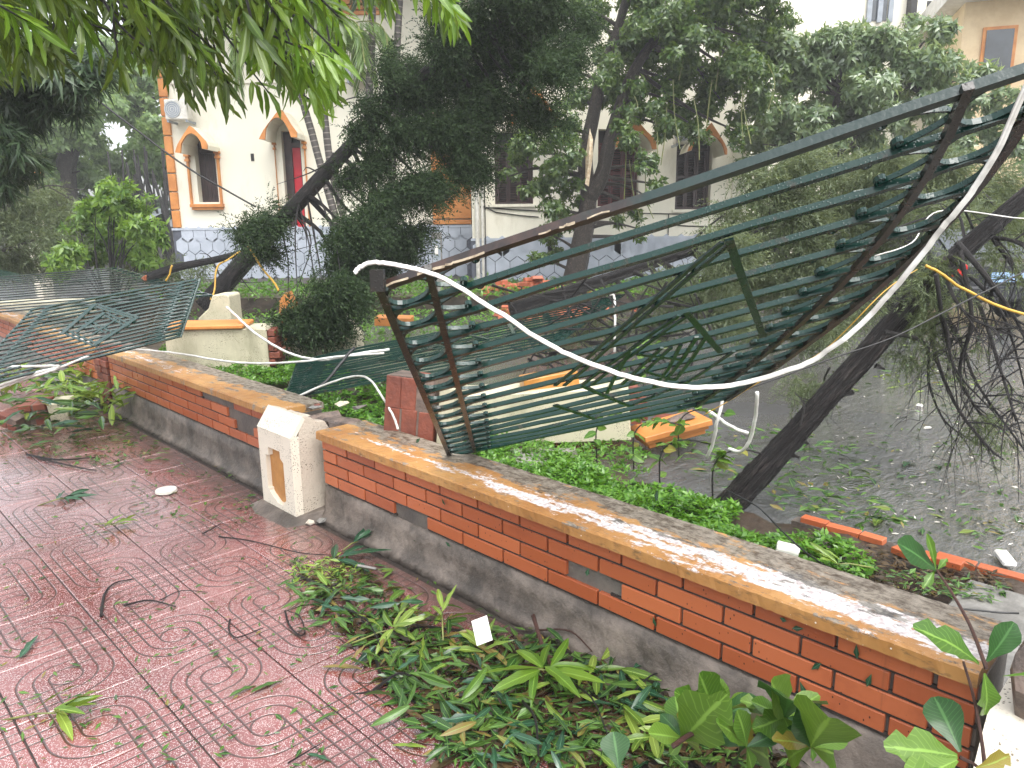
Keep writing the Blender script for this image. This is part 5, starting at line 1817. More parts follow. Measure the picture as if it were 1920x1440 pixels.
MB().hull([pt(1097, 345, DF - 0.25), pt(1106, 240, DF - 0.25), pt(1112, 262, DF - 0.25), pt(1112, 290, DF - 0.22), pt(1104, 350, DF - 0.25), pt(1098, 290, DF - 0.2), pt(1105, 300, DF - 0.32)]).build('torn_wood', M['wood'], root)
CF = [(1180, 20, 60), (1250, 40, 60), (1330, 30, 60), (1400, 50, 58), (1450, 40, 42), (1150, 90, 48), (1220, 110, 60), (1300, 120, 60), (1380, 120, 58), (1435, 120, 42), (1135, 170, 42), (1200, 190, 48), (1280, 200, 50), (1350, 185, 48), (1400, 205, 36), (1250, 240, 36), (1170, 250, 32), (1315, 245, 26), (1050, 230, 42), (1000, 270, 42), (1060, 290, 48), (1020, 330, 42), (1080, 350, 36), (970, 285, 32), (1040, 390, 36), (1000, 350, 30), (1030, 440, 30), (1062, 420, 26), (1212, 305, 28), (1230, 345, 18), (1090, 180, 36), (1190, 400, 18), (1160, 418, 16), (1202, 430, 13), (1100, 40, 45), (1430, 180, 30), (1250, -40, 60), (1380, -30, 60), (1130, 130, 40), (1070, 130, 26), (1010, 480, 20), (1040, 475, 22), (955, 330, 20), (1215, 370, 14), (1200, 445, 10)]
CF += [(1190, 60, 55), (1300, 80, 58), (1390, 90, 55), (1440, 80, 45), (1260, 150, 50), (1340, 150, 50), (1420, 160, 40), (1110, 20, 45), (1210, 0, 60), (1320, -10, 60), (1430, 0, 55), (1390, 250, 28), (1160, 140, 40)]
rosette_foliage(CF, DF, 170, M['ficus'], root, leaves=7, L=(0.07, 0.13), W=0.045, droop=-0.45, dj=0.5)
limbs(CF, DF, tr + t2, 0.045, M['barkgrey'], root, 0.05)
mb = MB()
for (x, y, L) in ((1250, 200, 110), (1262, 150, 130), (1300, 180, 120), (1175, 260, 150), (1210, 320, 90), (1335, 150, 90), (1390, 160, 110), (1405, 140, 120), (1440, 120, 90), (1190, 180, 70), (1350, 60, 110), (1285, 60, 90), (1180, 300, 110), (1222, 200, 90)):
    a, c = pt(x, y, DF - 0.5), pt(x + RNG.normal(8, 14), y + L, DF - 0.5)
    p = smooth_path([a, (a + c) / 2 + RNG.normal(0, 0.07, 3), c], 5)
    mb.tube(p, 0.009, 4)
mb.build('hanging_vine', M['vine'], root)

# ---- round crown on the right
DS = 15.0
tr = smooth_path([pt(1552, 440, DS), pt(1548, 330, DS), pt(1540, 280, DS), pt(1560, 220, DS), pt(1580, 150, DS)], 5)
tr2 = smooth_path([pt(1549, 320, DS), pt(1590, 270, DS), pt(1650, 200, DS), pt(1720, 150, DS)], 5)
root = tree('umbrella_tree', tuple(on_z(1552, 470, 0.0) * 0 + np.array([*pt(1552, 440, DS)[:2], 0.0])), 'broad pale green umbrella tree left of the ochre building', 'tree')
g = np.array([*pt(1552, 440, DS)[:2], 0.0])
MB().tube([g] + tr, [0.15] + [0.13 - 0.08 * i / (len(tr) - 1) for i in range(len(tr))], 10, 0.06).build('trunk', M['barkgrey'], root, smooth=True)
MB().tube(tr2, [0.08 - 0.05 * i / (len(tr2) - 1) for i in range(len(tr2))], 8, 0.06).build('limb', M['barkgrey'], root, smooth=True)
CS = [(1500, 75, 42), (1560, 90, 48), (1640, 90, 48), (1700, 75, 42), (1755, 62, 32), (1480, 140, 48), (1550, 160, 52), (1630, 160, 58), (1710, 150, 52), (1775, 132, 42), (1835, 142, 30), (1450, 210, 48), (1520, 230, 52), (1600, 230, 52), (1680, 220, 52), (1750, 200, 48), (1815, 200, 42), (1880, 190, 30), (1430, 270, 38), (1490, 290, 42), (1570, 300, 40), (1640, 290, 42), (1720, 270, 42), (1790, 260, 42), (1405, 310, 30), (1860, 250, 36), (1600, 55, 22), (1900, 290, 40), (1680, 330, 40)]
CS += [(1470, 100, 45), (1530, 120, 48), (1600, 120, 50), (1670, 110, 48), (1740, 110, 42), (1590, 190, 50), (1660, 190, 50), (1480, 250, 40), (1550, 260, 42)]
rosette_foliage(CS, DS, 150, M['schefflera'], root, leaves=8, L=(0.11, 0.19), W=0.052, out=0.9, droop=-0.30, dj=0.6)
limbs(CS, DS, tr + tr2, 0.035, M['barkgrey'], root, 0.05)
# hedge further back on the right
root = tree('hedge', tuple(np.array([*pt(1650, 470, 19)[:2], 0.0])), 'dark green hedge behind the felled cypress at the back of the yard', 'hedge')
CH = [(1380 + 55 * k, 395 + 12 * math.sin(k * 2.1), 52) for k in range(14)] + [(1390 + 55 * k, 445 + 8 * math.sin(k), 46) for k in range(14)]
rosette_foliage(CH, 19.0, 60, M['ficus'], root, leaves=8, L=(0.16, 0.26), W=0.09, dj=0.8)

# ---- slim palms
for k, (pix, lab) in enumerate((([(722, 560), (700, 380), (692, 180), (697, 90), (698, -40)], 'slim ringed palm trunk standing left of its twin at the top of the leaning cypress'),
                                ([(735, 560), (734, 380), (740, 200), (746, 60), (752, -40)], 'slim ringed palm trunk passing behind the top of the leaning cypress'),
                                ([(690, 560), (640, 440), (604, 320), (585, 250), (566, 180), (560, 100)], 'leaning ringed palm trunk crossing just right of the red door'),
                                ([(700, 560), (655, 440), (622, 320), (610, 230), (604, 170), (600, 100)], 'second leaning palm trunk, right of the one by the red door'))):
    P = smooth_path([pt(x, y, 13.6) for x, y in pix], 5)
    root = tree('palm_tree', tuple(P[0]), lab, 'palm', 'slim palms before the villa')
    m_ = len(P)
    MB().tube(P, [0.07 - 0.012 * i / (m_ - 1) for i in range(m_)], 10, 0.02).build('trunk', M['palmbark'], root, smooth=True)
    top = P[-1]
    for f in range(7):
        a = f * 0.9 + k
        d = unit(HR * math.cos(a) + HF * math.sin(a) * 0.6 + np.array([0, 0, 0.55]))
        Lf = RNG.uniform(1.2, 1.7)
        sp = smooth_path([top, top + d * Lf * 0.5, top + d * Lf * 0.95 + np.array([0, 0, -0.45]), top + d * Lf * 1.05 + np.array([0, 0, -1.15])], 8)
        Q, DD = [], []
        for i in range(2, len(sp) - 1):
            t = unit(sp[i + 1] - sp[i - 1])
            s = unit(np.cross(t, np.array([0, 0, 1.0])))
            for sg in (-1, 1):
                for _ in range(4):
                    Q.append(sp[i] + t * RNG.uniform(-0.05, 0.05))
                    DD.append(unit(s * sg * 0.8 + t * 0.6 + np.array([0, 0, -0.75]) + RNG.normal(0, 0.08, 3)))
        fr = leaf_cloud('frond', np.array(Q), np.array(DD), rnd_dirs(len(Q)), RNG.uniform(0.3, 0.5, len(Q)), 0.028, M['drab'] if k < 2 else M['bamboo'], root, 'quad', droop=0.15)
        MB().tube(sp, [0.012] * len(sp), 4).build('stalk', M['vine'], fr)

# ---- far left: hazy tall trees, bright bush, grey fallen cypress
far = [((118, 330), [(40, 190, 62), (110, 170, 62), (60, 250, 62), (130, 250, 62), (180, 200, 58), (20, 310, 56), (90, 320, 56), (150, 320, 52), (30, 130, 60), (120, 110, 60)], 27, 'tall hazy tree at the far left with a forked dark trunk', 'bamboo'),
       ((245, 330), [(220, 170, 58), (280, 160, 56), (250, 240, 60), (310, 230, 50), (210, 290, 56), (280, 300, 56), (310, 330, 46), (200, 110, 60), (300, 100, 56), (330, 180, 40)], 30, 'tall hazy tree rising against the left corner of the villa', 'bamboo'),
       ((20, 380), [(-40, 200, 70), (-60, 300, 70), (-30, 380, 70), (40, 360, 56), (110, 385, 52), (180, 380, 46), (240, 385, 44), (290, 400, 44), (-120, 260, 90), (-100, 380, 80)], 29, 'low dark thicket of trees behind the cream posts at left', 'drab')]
for (bx, by), cl, D, lab, mt in far:
    base = np.array([*pt(bx, by, D)[:2], 0.0])
    root = tree('shade_tree', tuple(base), lab, 'tree', 'far trees on the left')
    P = [base, pt(bx + 4, 330, D), pt(bx + 20, 260, D), pt(bx + 10, 180, D), pt(bx + 30, 90, D)]
    P = smooth_path(P, 4)
    MB().tube(P, [0.38 - 0.28 * i / (len(P) - 1) for i in range(len(P))], 9, 0.08).build('trunk', M['barkgrey'], root, smooth=True)
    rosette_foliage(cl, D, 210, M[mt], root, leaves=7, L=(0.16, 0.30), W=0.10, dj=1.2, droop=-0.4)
    limbs(cl, D, P, 0.09, M['barkgrey'], root, 0.05)
root = tree('bamboo_clump', tuple(np.array([*pt(290, 440, 27)[:2], 0.0])), 'dense dark upright stems between the bright bush and the villa corner', 'bamboo')
for k in range(38):
    a = np.array([*pt(226 + k * 2.9 + RNG.normal(0, 2), 460, 26 + RNG.normal(0, 0.6))[:2], 0.0])
    q = a + np.array([0, 0, RNG.uniform(2.5, 4.2)]) + RNG.normal(0, 0.25, 3) * np.array([1, 1, 0])
    MB().tube([a, (a + q) / 2 + RNG.normal(0, 0.05, 3), q], [0.05, 0.045, 0.03], 5).build('stem', M['barkthin'], root)

base = np.array([*pt(200, 500, 13)[:2], 0.0])
root = tree('leafy_bush', tuple(base), 'bright green leafy bush behind the fallen railings at left', 'bush')
CB = [(130, 480, 34), (180, 470, 42), (235, 470, 42), (280, 480, 28), (150, 430, 36), (200, 420, 42), (250, 430, 36), (180, 385, 32), (215, 370, 30), (240, 400, 28), (210, 350, 14), (240, 345, 9), (160, 395, 24), (115, 500, 24), (265, 390, 16), (275, 372, 9), (300, 420, 10), (290, 455, 24), (100, 485, 16), (225, 352, 10)]
rosette_foliage(CB, 13.0, 130, M['bush'], root, leaves=7, L=(0.09, 0.18), W=0.045, dj=0.5, droop=-0.35)
limbs(CB, 13.0, [base, base + np.array([0, 0, 0.6])], 0.02, M['barkthin'], root, 0.1)

base = np.array([*pt(60, 500, 14)[:2], 0.0])
root = tree('cypress_tree', tuple(base), 'grey drooping cypress fallen at the left edge behind the railings', 'tree')
CG = [(20, 370, 36), (70, 380, 38), (110, 400, 34), (10, 420, 44), (60, 430, 46), (105, 440, 38), (15, 480, 44), (65, 480, 40), (110, 470, 26), (-40, 400, 50), (-40, 470, 50), (20, 340, 26), (90, 360, 20), (140, 380, 14), (60, 345, 20), (290, 495, 22), (330, 500, 24), (370, 500, 22), (250, 505, 14)]
cypress_foliage(CG, 14.0, 220, HR * 0.5 + np.array([0, 0, -0.4]), M['cypressgrey'], root, dj=0.5, wid=0.022, K=12, leaf=(0.06, 0.11), tw=(0.2, 0.45))
mb = MB()
for pix, r in (([(-20, 410), (30, 375), (60, 355), (80, 345)], 0.04), ([(5, 470), (40, 458), (80, 448), (100, 465)], 0.03), ([(40, 370), (90, 348), (150, 356), (162, 350)], 0.015), ([(92, 350), (130, 372), (145, 380)], 0.012)):
    p = smooth_path([pt(x, y, 13.4) for x, y in pix], 5)
    mb.tube(p, [r * (1 - 0.5 * i / (len(p) - 1)) for i in range(len(p))], 6)
mb.build('bare_branch', M['barkgrey'], root, smooth=True)
# dark drooping foliage between the mango leaves and the far trees
base = np.array([*pt(-300, 500, 8)[:2], 0.0])
root = tree('casuarina_tree', tuple(base), 'dark drooping tree at the upper left edge below the mango leaves', 'tree')
CD = [(20, 200, 52), (60, 170, 52), (105, 185, 44), (15, 280, 46), (45, 305, 36), (130, 150, 40), (20, 120, 60), (-50, 220, 70), (-60, 330, 60), (80, 110, 60), (170, 120, 40), (10, 340, 24)]
P = smooth_path([base, base + np.array([0, 0, 2.0]), pt(-120, 200, 8), pt(30, 120, 8), pt(150, 100, 8)], 5)
MB().tube(P, [0.16 - 0.11 * i / (len(P) - 1) for i in range(len(P))], 9, 0.06).build('trunk', M['bark'], root, smooth=True)
rosette_foliage(CD, 8.0, 85, M['drab'], root, leaves=9, L=(0.16, 0.26), W=0.024, dj=0.3, droop=-0.8, shape='quad')
limbs(CD, 8.0, P, 0.025, M['barkthin'], root, 0.0)


# ------------------------------------------------------------------ large leaves, each a mesh of its own shape
def leaf_mesh(name, L, Wd, mat, kind='mango', curl=0.25, fold=0.25, wave=0.0, seg=7, torn=None, rs=0):
    r_ = random.Random(rs)
    bm = bmesh.new()
    uvl = bm.loops.layers.uv.new('UVMap')
    rows = []
    for i in range(seg + 1):
        t = i / seg
        if kind == 'mango':
            w = math.sin(math.pi * min(1, t * 0.98 + 0.01) ** 0.82) ** 0.75
        elif kind == 'obovate':
            w = (math.sin(math.pi * (t ** 1.55) * 0.93 + 0.06)) ** 0.85
        else:
            w = math.sin(math.pi * min(1, t * 0.97 + 0.02) ** 0.65) ** 0.8
        w = max(0.015, w) * Wd / 2
        ang = curl * t * t * 1.6
        y = L * (t - curl * 0.25 * t ** 3)
        z = -L * curl * 0.55 * t * t
        row = []
        for sx in (-1, -0.5, 0, 0.5, 1):
            ww = w
            if torn and sx != 0 and i in torn.get(1 if sx > 0 else -1, ()):
                ww = w * 0.45
            zz = z + fold * abs(sx) * ww + wave * math.sin(t * 16 + sx * 1.5) * abs(sx) * ww + r_.uniform(-1, 1) * 0.03 * ww
            row.append((bm.verts.new((sx * ww, y, zz)), sx * 0.5 + 0.5, t))
        rows.append(row)
    for a, b in zip(rows[:-1], rows[1:]):
        for k in range(4):
            f = bm.faces.new((a[k][0], a[k + 1][0], b[k + 1][0], b[k][0]))
            f.smooth = True
            for lp, q in zip(f.loops, (a[k], a[k + 1], b[k + 1], b[k])):
                lp[uvl].uv = (q[1], q[2])
    me = bpy.data.meshes.new(name)
    bm.to_mesh(me)
    bm.free()
    me.materials.append(mat)
    return me


def leaf_mx(base, d, nrm, s=1.0):
    d = unit(np.asarray(d, float))
    x = np.cross(d, nrm)
    x = unit(x)
    z = np.cross(x, d)
    m_ = Matrix.Identity(4)
    for i in range(3):
        m_[i][0], m_[i][1], m_[i][2], m_[i][3] = x[i] * s, d[i] * s, z[i] * s, base[i]
    return m_


LV = {}
for key, mt, kinds in (('mango', 'mango', 'mango'), ('light', 'mangolight', 'mango'), ('fallen', 'fallen', 'mango'), ('flight', 'fallenlight', 'mango'), ('deep', 'deepleaf', 'mango')):
    LV[key] = [leaf_mesh('leaf', 0.20, 0.037, M[mt], kinds, c, f, w, rs=i, torn=({1: (4,)} if i == 3 else {-1: (5, 6)} if i == 1 and key in ('fallen', 'deep') else None)) for i, (c, f, w) in enumerate(((0.15, 0.3, 0.16), (0.35, 0.2, 0.30), (0.5, 0.35, 0.18), (0.05, 0.15, 0.38), (0.25, 0.5, 0.22)))]
LV['broad'] = [leaf_mesh('leaf', 0.20, 0.115, M['broad'], 'obovate', c, f, w, rs=i, torn=({1: (5,), -1: (6,)} if i == 1 else None)) for i, (c, f, w) in enumerate(((0.15, 0.15, 0.08), (0.35, 0.25, 0.12), (0.05, 0.3, 0.1)))]
LV['broaddark'] = [leaf_mesh('leaf', 0.20, 0.12, M['broaddark'], 'obovate', c, f, w, rs=i) for i, (c, f, w) in enumerate(((0.15, 0.15, 0.08), (0.4, 0.25, 0.12)))]
LV['round'] = [leaf_mesh('leaf', 0.10, 0.07, M['broad'], 'ovate', c, f, w, rs=i) for i, (c, f, w) in enumerate(((0.15, 0.15, 0.08), (0.3, 0.25, 0.12)))]


def co_of(me):
    a = np.zeros(len(me.vertices) * 3)
    me.vertices.foreach_get('co', a)
    return a.reshape(-1, 3)


def joined(name, items, mat, parent=None, origin=None):
    """many large leaves past the limit joined as one mesh; items = (mesh, matrix)"""
    Vs, Fs, U, b = [], [], [], 0
    for me, mx in items:
        c = co_of(me)
        A = np.array(mx)
        Vs.append(c @ A[:3, :3].T + A[:3, 3])
        f = np.zeros(len(me.loops), int)
        me.loops.foreach_get('vertex_index', f)
        Fs.append(f.reshape(-1, 4) + b)
        u = np.zeros(len(me.loops) * 2)
        me.uv_layers[0].data.foreach_get('uv', u)
        U.append(u)
        b += len(c)
    V, F, U = np.concatenate(Vs), np.concatenate(Fs), np.concatenate(U)
    base = np.array(origin if origin is not None else V.mean(0))
    me = bpy.data.meshes.new(name)
    me.vertices.add(len(V))
    me.vertices.foreach_set('co', (V - base).ravel())
    me.loops.add(F.size)
    me.loops.foreach_set('vertex_index', F.ravel())
    me.polygons.add(len(F))
    me.polygons.foreach_set('loop_start', np.arange(0, F.size, 4))
    me.polygons.foreach_set('loop_total', np.full(len(F), 4))
    me.uv_layers.new(name='UVMap').data.foreach_set('uv', U)
    me.polygons.foreach_set('use_smooth', [True] * len(F))
    me.update()
    me.materials.append(mat)
    o = bpy.data.objects.new(name, me)
    COL.objects.link(o)
    attach(o, base, parent)
    return o


# ---- mango tree overhead: boughs come in from the left and from above
base = np.array([*(HR * -3.6 + HF * 3.3)[:2], 0.0])
root = tree('mango_tree', tuple(base), 'mango tree whose long leaves hang into the top left of the picture', 'tree')
top = base + np.array([0, 0, 3.0])
P = smooth_path([base, base + np.array([0.05, 0.02, 1.5]), top, top + HR * 1.2 + np.array([0, 0, 0.25]), top + HR * 2.6 + np.array([0, 0, 0.25]), top + HR * 3.6 + HF * 0.4 + np.array([0, 0, 0.3])], 5)
MB().tube(P, [0.16 - 0.12 * i / (len(P) - 1) for i in range(len(P))], 10, 0.06).build('trunk', M['barkgrey'], root, smooth=True)


def low_edge(x):
    xs = [-200, 0, 60, 130, 190, 225, 255, 300, 330, 420, 455, 500, 560, 600, 640, 660, 690, 740, 800, 860, 900]
    ys = [220, 190, 165, 170, 110, 205, 130, 190, 245, 235, 205, 225, 235, 255, 190, 90, 60, 70, 85, 95, 40]
    return np.interp(x, xs, ys)


items = []
tw = MB()
for k in range(250):
    x = RNG.uniform(-140, 650) if k % 22 else RNG.uniform(690, 870)
    if 300 < x < 330 and RNG.random() < 0.5:
        continue
    lo = low_edge(x)
    D = RNG.uniform(2.5, 4.2)
    leafpx = 0.145 / D * FOC
    ytip = lo - leafpx * RNG.uniform(0.75, 1.0) - (RNG.random() ** 1.15) * min(lo + 100, 230)
    if x > 650:
        ytip = lo - leafpx - RNG.random() * 80
    p = pt(x, ytip, D)
    lit = (x > 470 and RNG.random() < 0.7) or RNG.random() < 0.12  # right-hand leaves mostly take the brighter green, backlight put into their colour
    up = p + np.array([0, 0, 0.25]) + HR * RNG.normal(-0.18, 0.15) + HF * RNG.normal(0, 0.1)
    j = min(range(len(P)), key=lambda i: np.linalg.norm(P[i] - up))
    q = smooth_path([p, p + (up - p) * 0.6 + RNG.normal(0, 0.03, 3), up + np.array([0, 0, 0.15]), (up + P[j]) / 2 + np.array([0, 0, 0.2])], 4)
    tw.tube(q, [0.003 + 0.006 * i / (len(q) - 1) for i in range(len(q))], 5)
    ax = unit(p - up + RNG.normal(0, 0.25, 3) * 0.2)
    a = unit(np.cross(ax, rnd_dirs(1)[0]))
    b = np.cross(ax, a)
    nl = RNG.integers(7, 13)
    for i in range(nl):
        th = i * 2.4 + RNG.normal(0, 0.3)
        u = i / nl
        o = p - ax * 0.13 * u
        rd = a * math.cos(th) + b * math.sin(th)
        d = unit(rd * (0.45 + 0.7 * u) + ax * 0.6 + np.array([0, 0, -0.75]) + HR * 0.12)
        nn = unit(rd * -0.3 + np.array([0, 0, 1.0]) + RNG.normal(0, 0.45, 3))
        s = RNG.uniform(0.45, 0.85)
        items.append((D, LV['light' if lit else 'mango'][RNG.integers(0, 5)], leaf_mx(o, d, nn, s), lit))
tw.build('twig', M['barkthin'], root, smooth=True)
items.sort(key=lambda t: t[0] + (0 if project(t[2].translation)[1] > -60 and -80 < project(t[2].translation)[0] < 950 else 50))
for it in items[:290]:
    put('leaf', it[1], it[2], root)
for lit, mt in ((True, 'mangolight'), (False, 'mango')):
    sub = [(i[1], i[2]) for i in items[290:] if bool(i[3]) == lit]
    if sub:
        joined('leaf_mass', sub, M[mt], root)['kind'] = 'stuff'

# ---- ground cover in the planter
def ground_cover(polys, n, name, z0=0.09, L=(0.028, 0.05), mat='ground', label=None, hgt=0.10):
    P = []
    for (x0, x1, y0, y1, w) in polys:
        m_ = int(n * w)
        q = np.stack([RNG.uniform(x0, x1, m_), RNG.uniform(y0, y1, m_)], 1)
        # ragged outline
        cx, cy = (x0 + x1) / 2, (y0 + y1) / 2
        e = np.maximum(np.abs(q[:, 0] - cx) / (x1 - x0) * 2, np.abs(q[:, 1] - cy) / (y1 - y0) * 2)
        wob = 0.86 + 0.14 * np.sin(q[:, 0] * 9 + q[:, 1] * 7)
        P.append(q[e < wob])
    P = np.concatenate(P)
    m_ = len(P)
    hz = hgt * (0.6 + 0.4 * np.sin(P[:, 0] * 11) * np.sin(P[:, 1] * 8 + 1))
    gz = np.array([0.29 * sstep(y_, 3.7, 5.0) if x_ < 3.62 else -0.06 for x_, y_ in P])
    pos = np.column_stack([P, z0 + gz + hz * RNG.random(m_) ** 0.5])
    K = 6
    th = (np.arange(K) / K * 6.283)[None] + RNG.uniform(0, 6.28, (m_, 1))
    ax = unit(RNG.normal(0, 0.35, (m_, 3)) + np.array([0, 0, 1.0]))
    a = unit(np.cross(ax, rnd_dirs(m_)))
    b = np.cross(ax, a)
    d = a[:, None] * np.cos(th)[..., None] + b[:, None] * np.sin(th)[..., None] + ax[:, None] * RNG.uniform(0.1, 0.7, (m_, K, 1))
    nn = ax[:, None] + RNG.normal(0, 0.25, (m_, K, 3))
    pp = np.repeat(pos[:, None], K, 1) + RNG.normal(0, 0.006, (m_, K, 3))
    LL = RNG.uniform(*L, m_ * K)
    o = leaf_cloud(name, pp.reshape(-1, 3), d.reshape(-1, 3), nn.reshape(-1, 3), LL, LL * 0.46, M[mat], None, 'lance', droop=0.2)
    return tag(o, kind='stuff')


ground_cover([(2.36, 3.55, 1.55, 3.3, 0.42), (2.4, 3.4, 0.95, 1.7, 0.10), (2.9, 3.5, 2.6, 4.4, 0.12), (2.36, 3.4, 5.1, 7.6, 0.30), (2.4, 3.5, 3.2, 5.0, 0.22), (3.3, 4.2, 2.6, 4.6, 0.10)], 9000, 'ground_cover')
_q = [FRAME @ Vector((lev(px, 500, 14.5)[0], D_, 0.34)) for px in np.linspace(340, 1300, 60) for D_ in (13.3, 14.2, 15.2)]
_P = np.concatenate([np.array(q)[None] + RNG.normal(0, 0.28, (26, 3)) * np.array([1, 1, 0]) + np.array([0, 0, 1]) * RNG.uniform(0, 0.16, (26, 1)) for q in _q])
_n = len(_P)
tag(leaf_cloud('terrace_ground_cover', _P, unit(RNG.normal(0, 1, (_n, 3)) * np.array([1, 1, 0.5])), np.array([0, 0, 1.0]) + RNG.normal(0, 0.4, (_n, 3)), RNG.uniform(0.06, 0.13, _n), 0.045, M['ground'], None, 'lance'), kind='stuff')
_q = [on_z(px, py, 0.05) for px in np.linspace(380, 960, 40) for py in (578, 590, 604, 620, 640)]
_P = np.concatenate([np.array(q)[None] + RNG.normal(0, 0.22, (16, 3)) * np.array([1, 1, 0]) + np.array([0, 0, 1]) * RNG.uniform(0, 0.12, (16, 1)) for q in _q])
_n = len(_P)
tag(leaf_cloud('far_ground_cover', _P, unit(RNG.normal(0, 1, (_n, 3)) * np.array([1, 1, 0.5])), np.array([0, 0, 1.0]) + RNG.normal(0, 0.4, (_n, 3)), RNG.uniform(0.05, 0.11, _n), 0.04, M['ground'], None, 'lance'), kind='stuff')


# ---- storm litter lying flat: small torn leaf scraps
def scatter(poly, n):
    poly = np.array(poly, float)
    lo, hi = poly.min(0), poly.max(0)
    out = []
    while len(out) < n:
        q = RNG.uniform(lo, hi)
        c = False
        j = len(poly) - 1
        for i in range(len(poly)):
            if (poly[i, 1] > q[1]) != (poly[j, 1] > q[1]) and q[0] < (poly[j, 0] - poly[i, 0]) * (q[1] - poly[i, 1]) / (poly[j, 1] - poly[i, 1]) + poly[i, 0]:
                c = not c
            j = i
        if c:
            out.append(q)
    return np.array(out)


def litter(name, poly, n, L, mat, z=0.004, zr=0.01, shape='lance', plane=0.0, wr=0.3):
    q = scatter(poly, n)
    P = np.array([on_z(x, y, plane) for x, y in q])
    P[:, 2] += z + zr * RNG.random(n)
    a = RNG.uniform(0, 6.283, n)
    d = np.column_stack([np.cos(a), np.sin(a), RNG.normal(0, 0.12, n)])
    nn = np.array([0, 0, 1.0]) + RNG.normal(0, 0.3, (n, 3))
    LL = RNG.uniform(*L, n)
    return tag(leaf_cloud(name, P, d, nn, LL, LL * wr * RNG.uniform(0.6, 1.3, n), M[mat], None, shape, droop=0.08), kind='stuff')


litter('leaf_litter', [(0, 820), (260, 800), (480, 930), (600, 1000), (760, 1040), (1000, 1170), (1300, 1320), (1560, 1440), (0, 1440)], 620, (0.015, 0.05), 'fallen')
litter('leaf_litter', [(240, 890), (420, 870), (500, 960), (420, 1000), (260, 960)], 170, (0.02, 0.06), 'fallen')
litter('leaf_litter', [(0, 790), (240, 770), (330, 860), (200, 880), (0, 840)], 420, (0.03, 0.08), 'fallen')
litter('leaf_litter', [(520, 1060), (700, 1060), (820, 1180), (1000, 1190), (1240, 1290), (1640, 1440), (820, 1440), (760, 1320), (670, 1230), (580, 1150)], 1500, (0.03, 0.10), 'fallen', zr=0.03)
litter('leaf_litter', [(560, 1080), (700, 1075), (820, 1190), (1000, 1200), (1240, 1300), (1640, 1440), (840, 1440), (780, 1330), (690, 1230), (600, 1150)], 1500, (0.03, 0.11), 'browned', zr=0.012)
litter('leaf_litter', [(1500, 1010), (1700, 1040), (1890, 1090), (1880, 1130), (1700, 1120), (1540, 1070)], 700, (0.02, 0.07), 'browned', plane=0.10, zr=0.03)
litter('floating_flecks', [(1420, 700), (1600, 600), (1920, 560), (1920, 1060), (1500, 960)], 260, (0.012, 0.05), 'paleflake', plane=0.017, zr=0.004)
litter('leaf_litter', [(560, 1050), (660, 1045), (700, 1090), (600, 1120), (540, 1100)], 260, (0.02, 0.06), 'fallenlight', zr=0.02)
litter('leaf_litter', [(1440, 860), (1920, 700), (1920, 1060), (1500, 960)], 330, (0.03, 0.10), 'fallen', plane=0.016)
litter('leaf_litter', [(1200, 830), (1440, 800), (1620, 860), (1700, 1000), (1500, 970), (1300, 900)], 420, (0.04, 0.12), 'fallen', plane=0.05, zr=0.05)
litter('brick_crumb', [(1640, 640), (1800, 660), (1900, 730), (1650, 745)], 60, (0.05, 0.14), 'fallenlight', plane=0.016)
litter('leaf_litter', [(1500, 640), (1700, 560), (1920, 560), (1920, 700), (1500, 760)], 300, (0.04, 0.12), 'fallen', plane=0.016)
litter('leaf_litter', [(1620, 1060), (1880, 1100), (1880, 1130), (1700, 1120)], 160, (0.02, 0.06), 'fallen', plane=0.15)
# scraps stuck to the wet tiles
q = [(835, 948), (800, 880), (780, 830), (1230, 940), (1230, 1175), (1475, 1165), (1485, 1178), (1540, 1243), (1607, 1236), (1512, 1305), (1625, 1288), (1215, 1045), (1100, 1080), (930, 1140), (845, 1025), (775, 1015)]
P = np.array([on_x(x, y, FX - 0.006) for x, y in q])
d = RNG.normal(0, 1, (len(q), 3)) * np.array([0.05, 1, 1])
tag(leaf_cloud('stuck_leaf_scraps', P, d, np.tile(np.array([[-1.0, 0, 0]]), (len(q), 1)) + RNG.normal(0, 0.15, (len(q), 3)), RNG.uniform(0.02, 0.05, len(q)), 0.018, M['deepleaf'], None, 'lance', droop=0.05), kind='stuff')


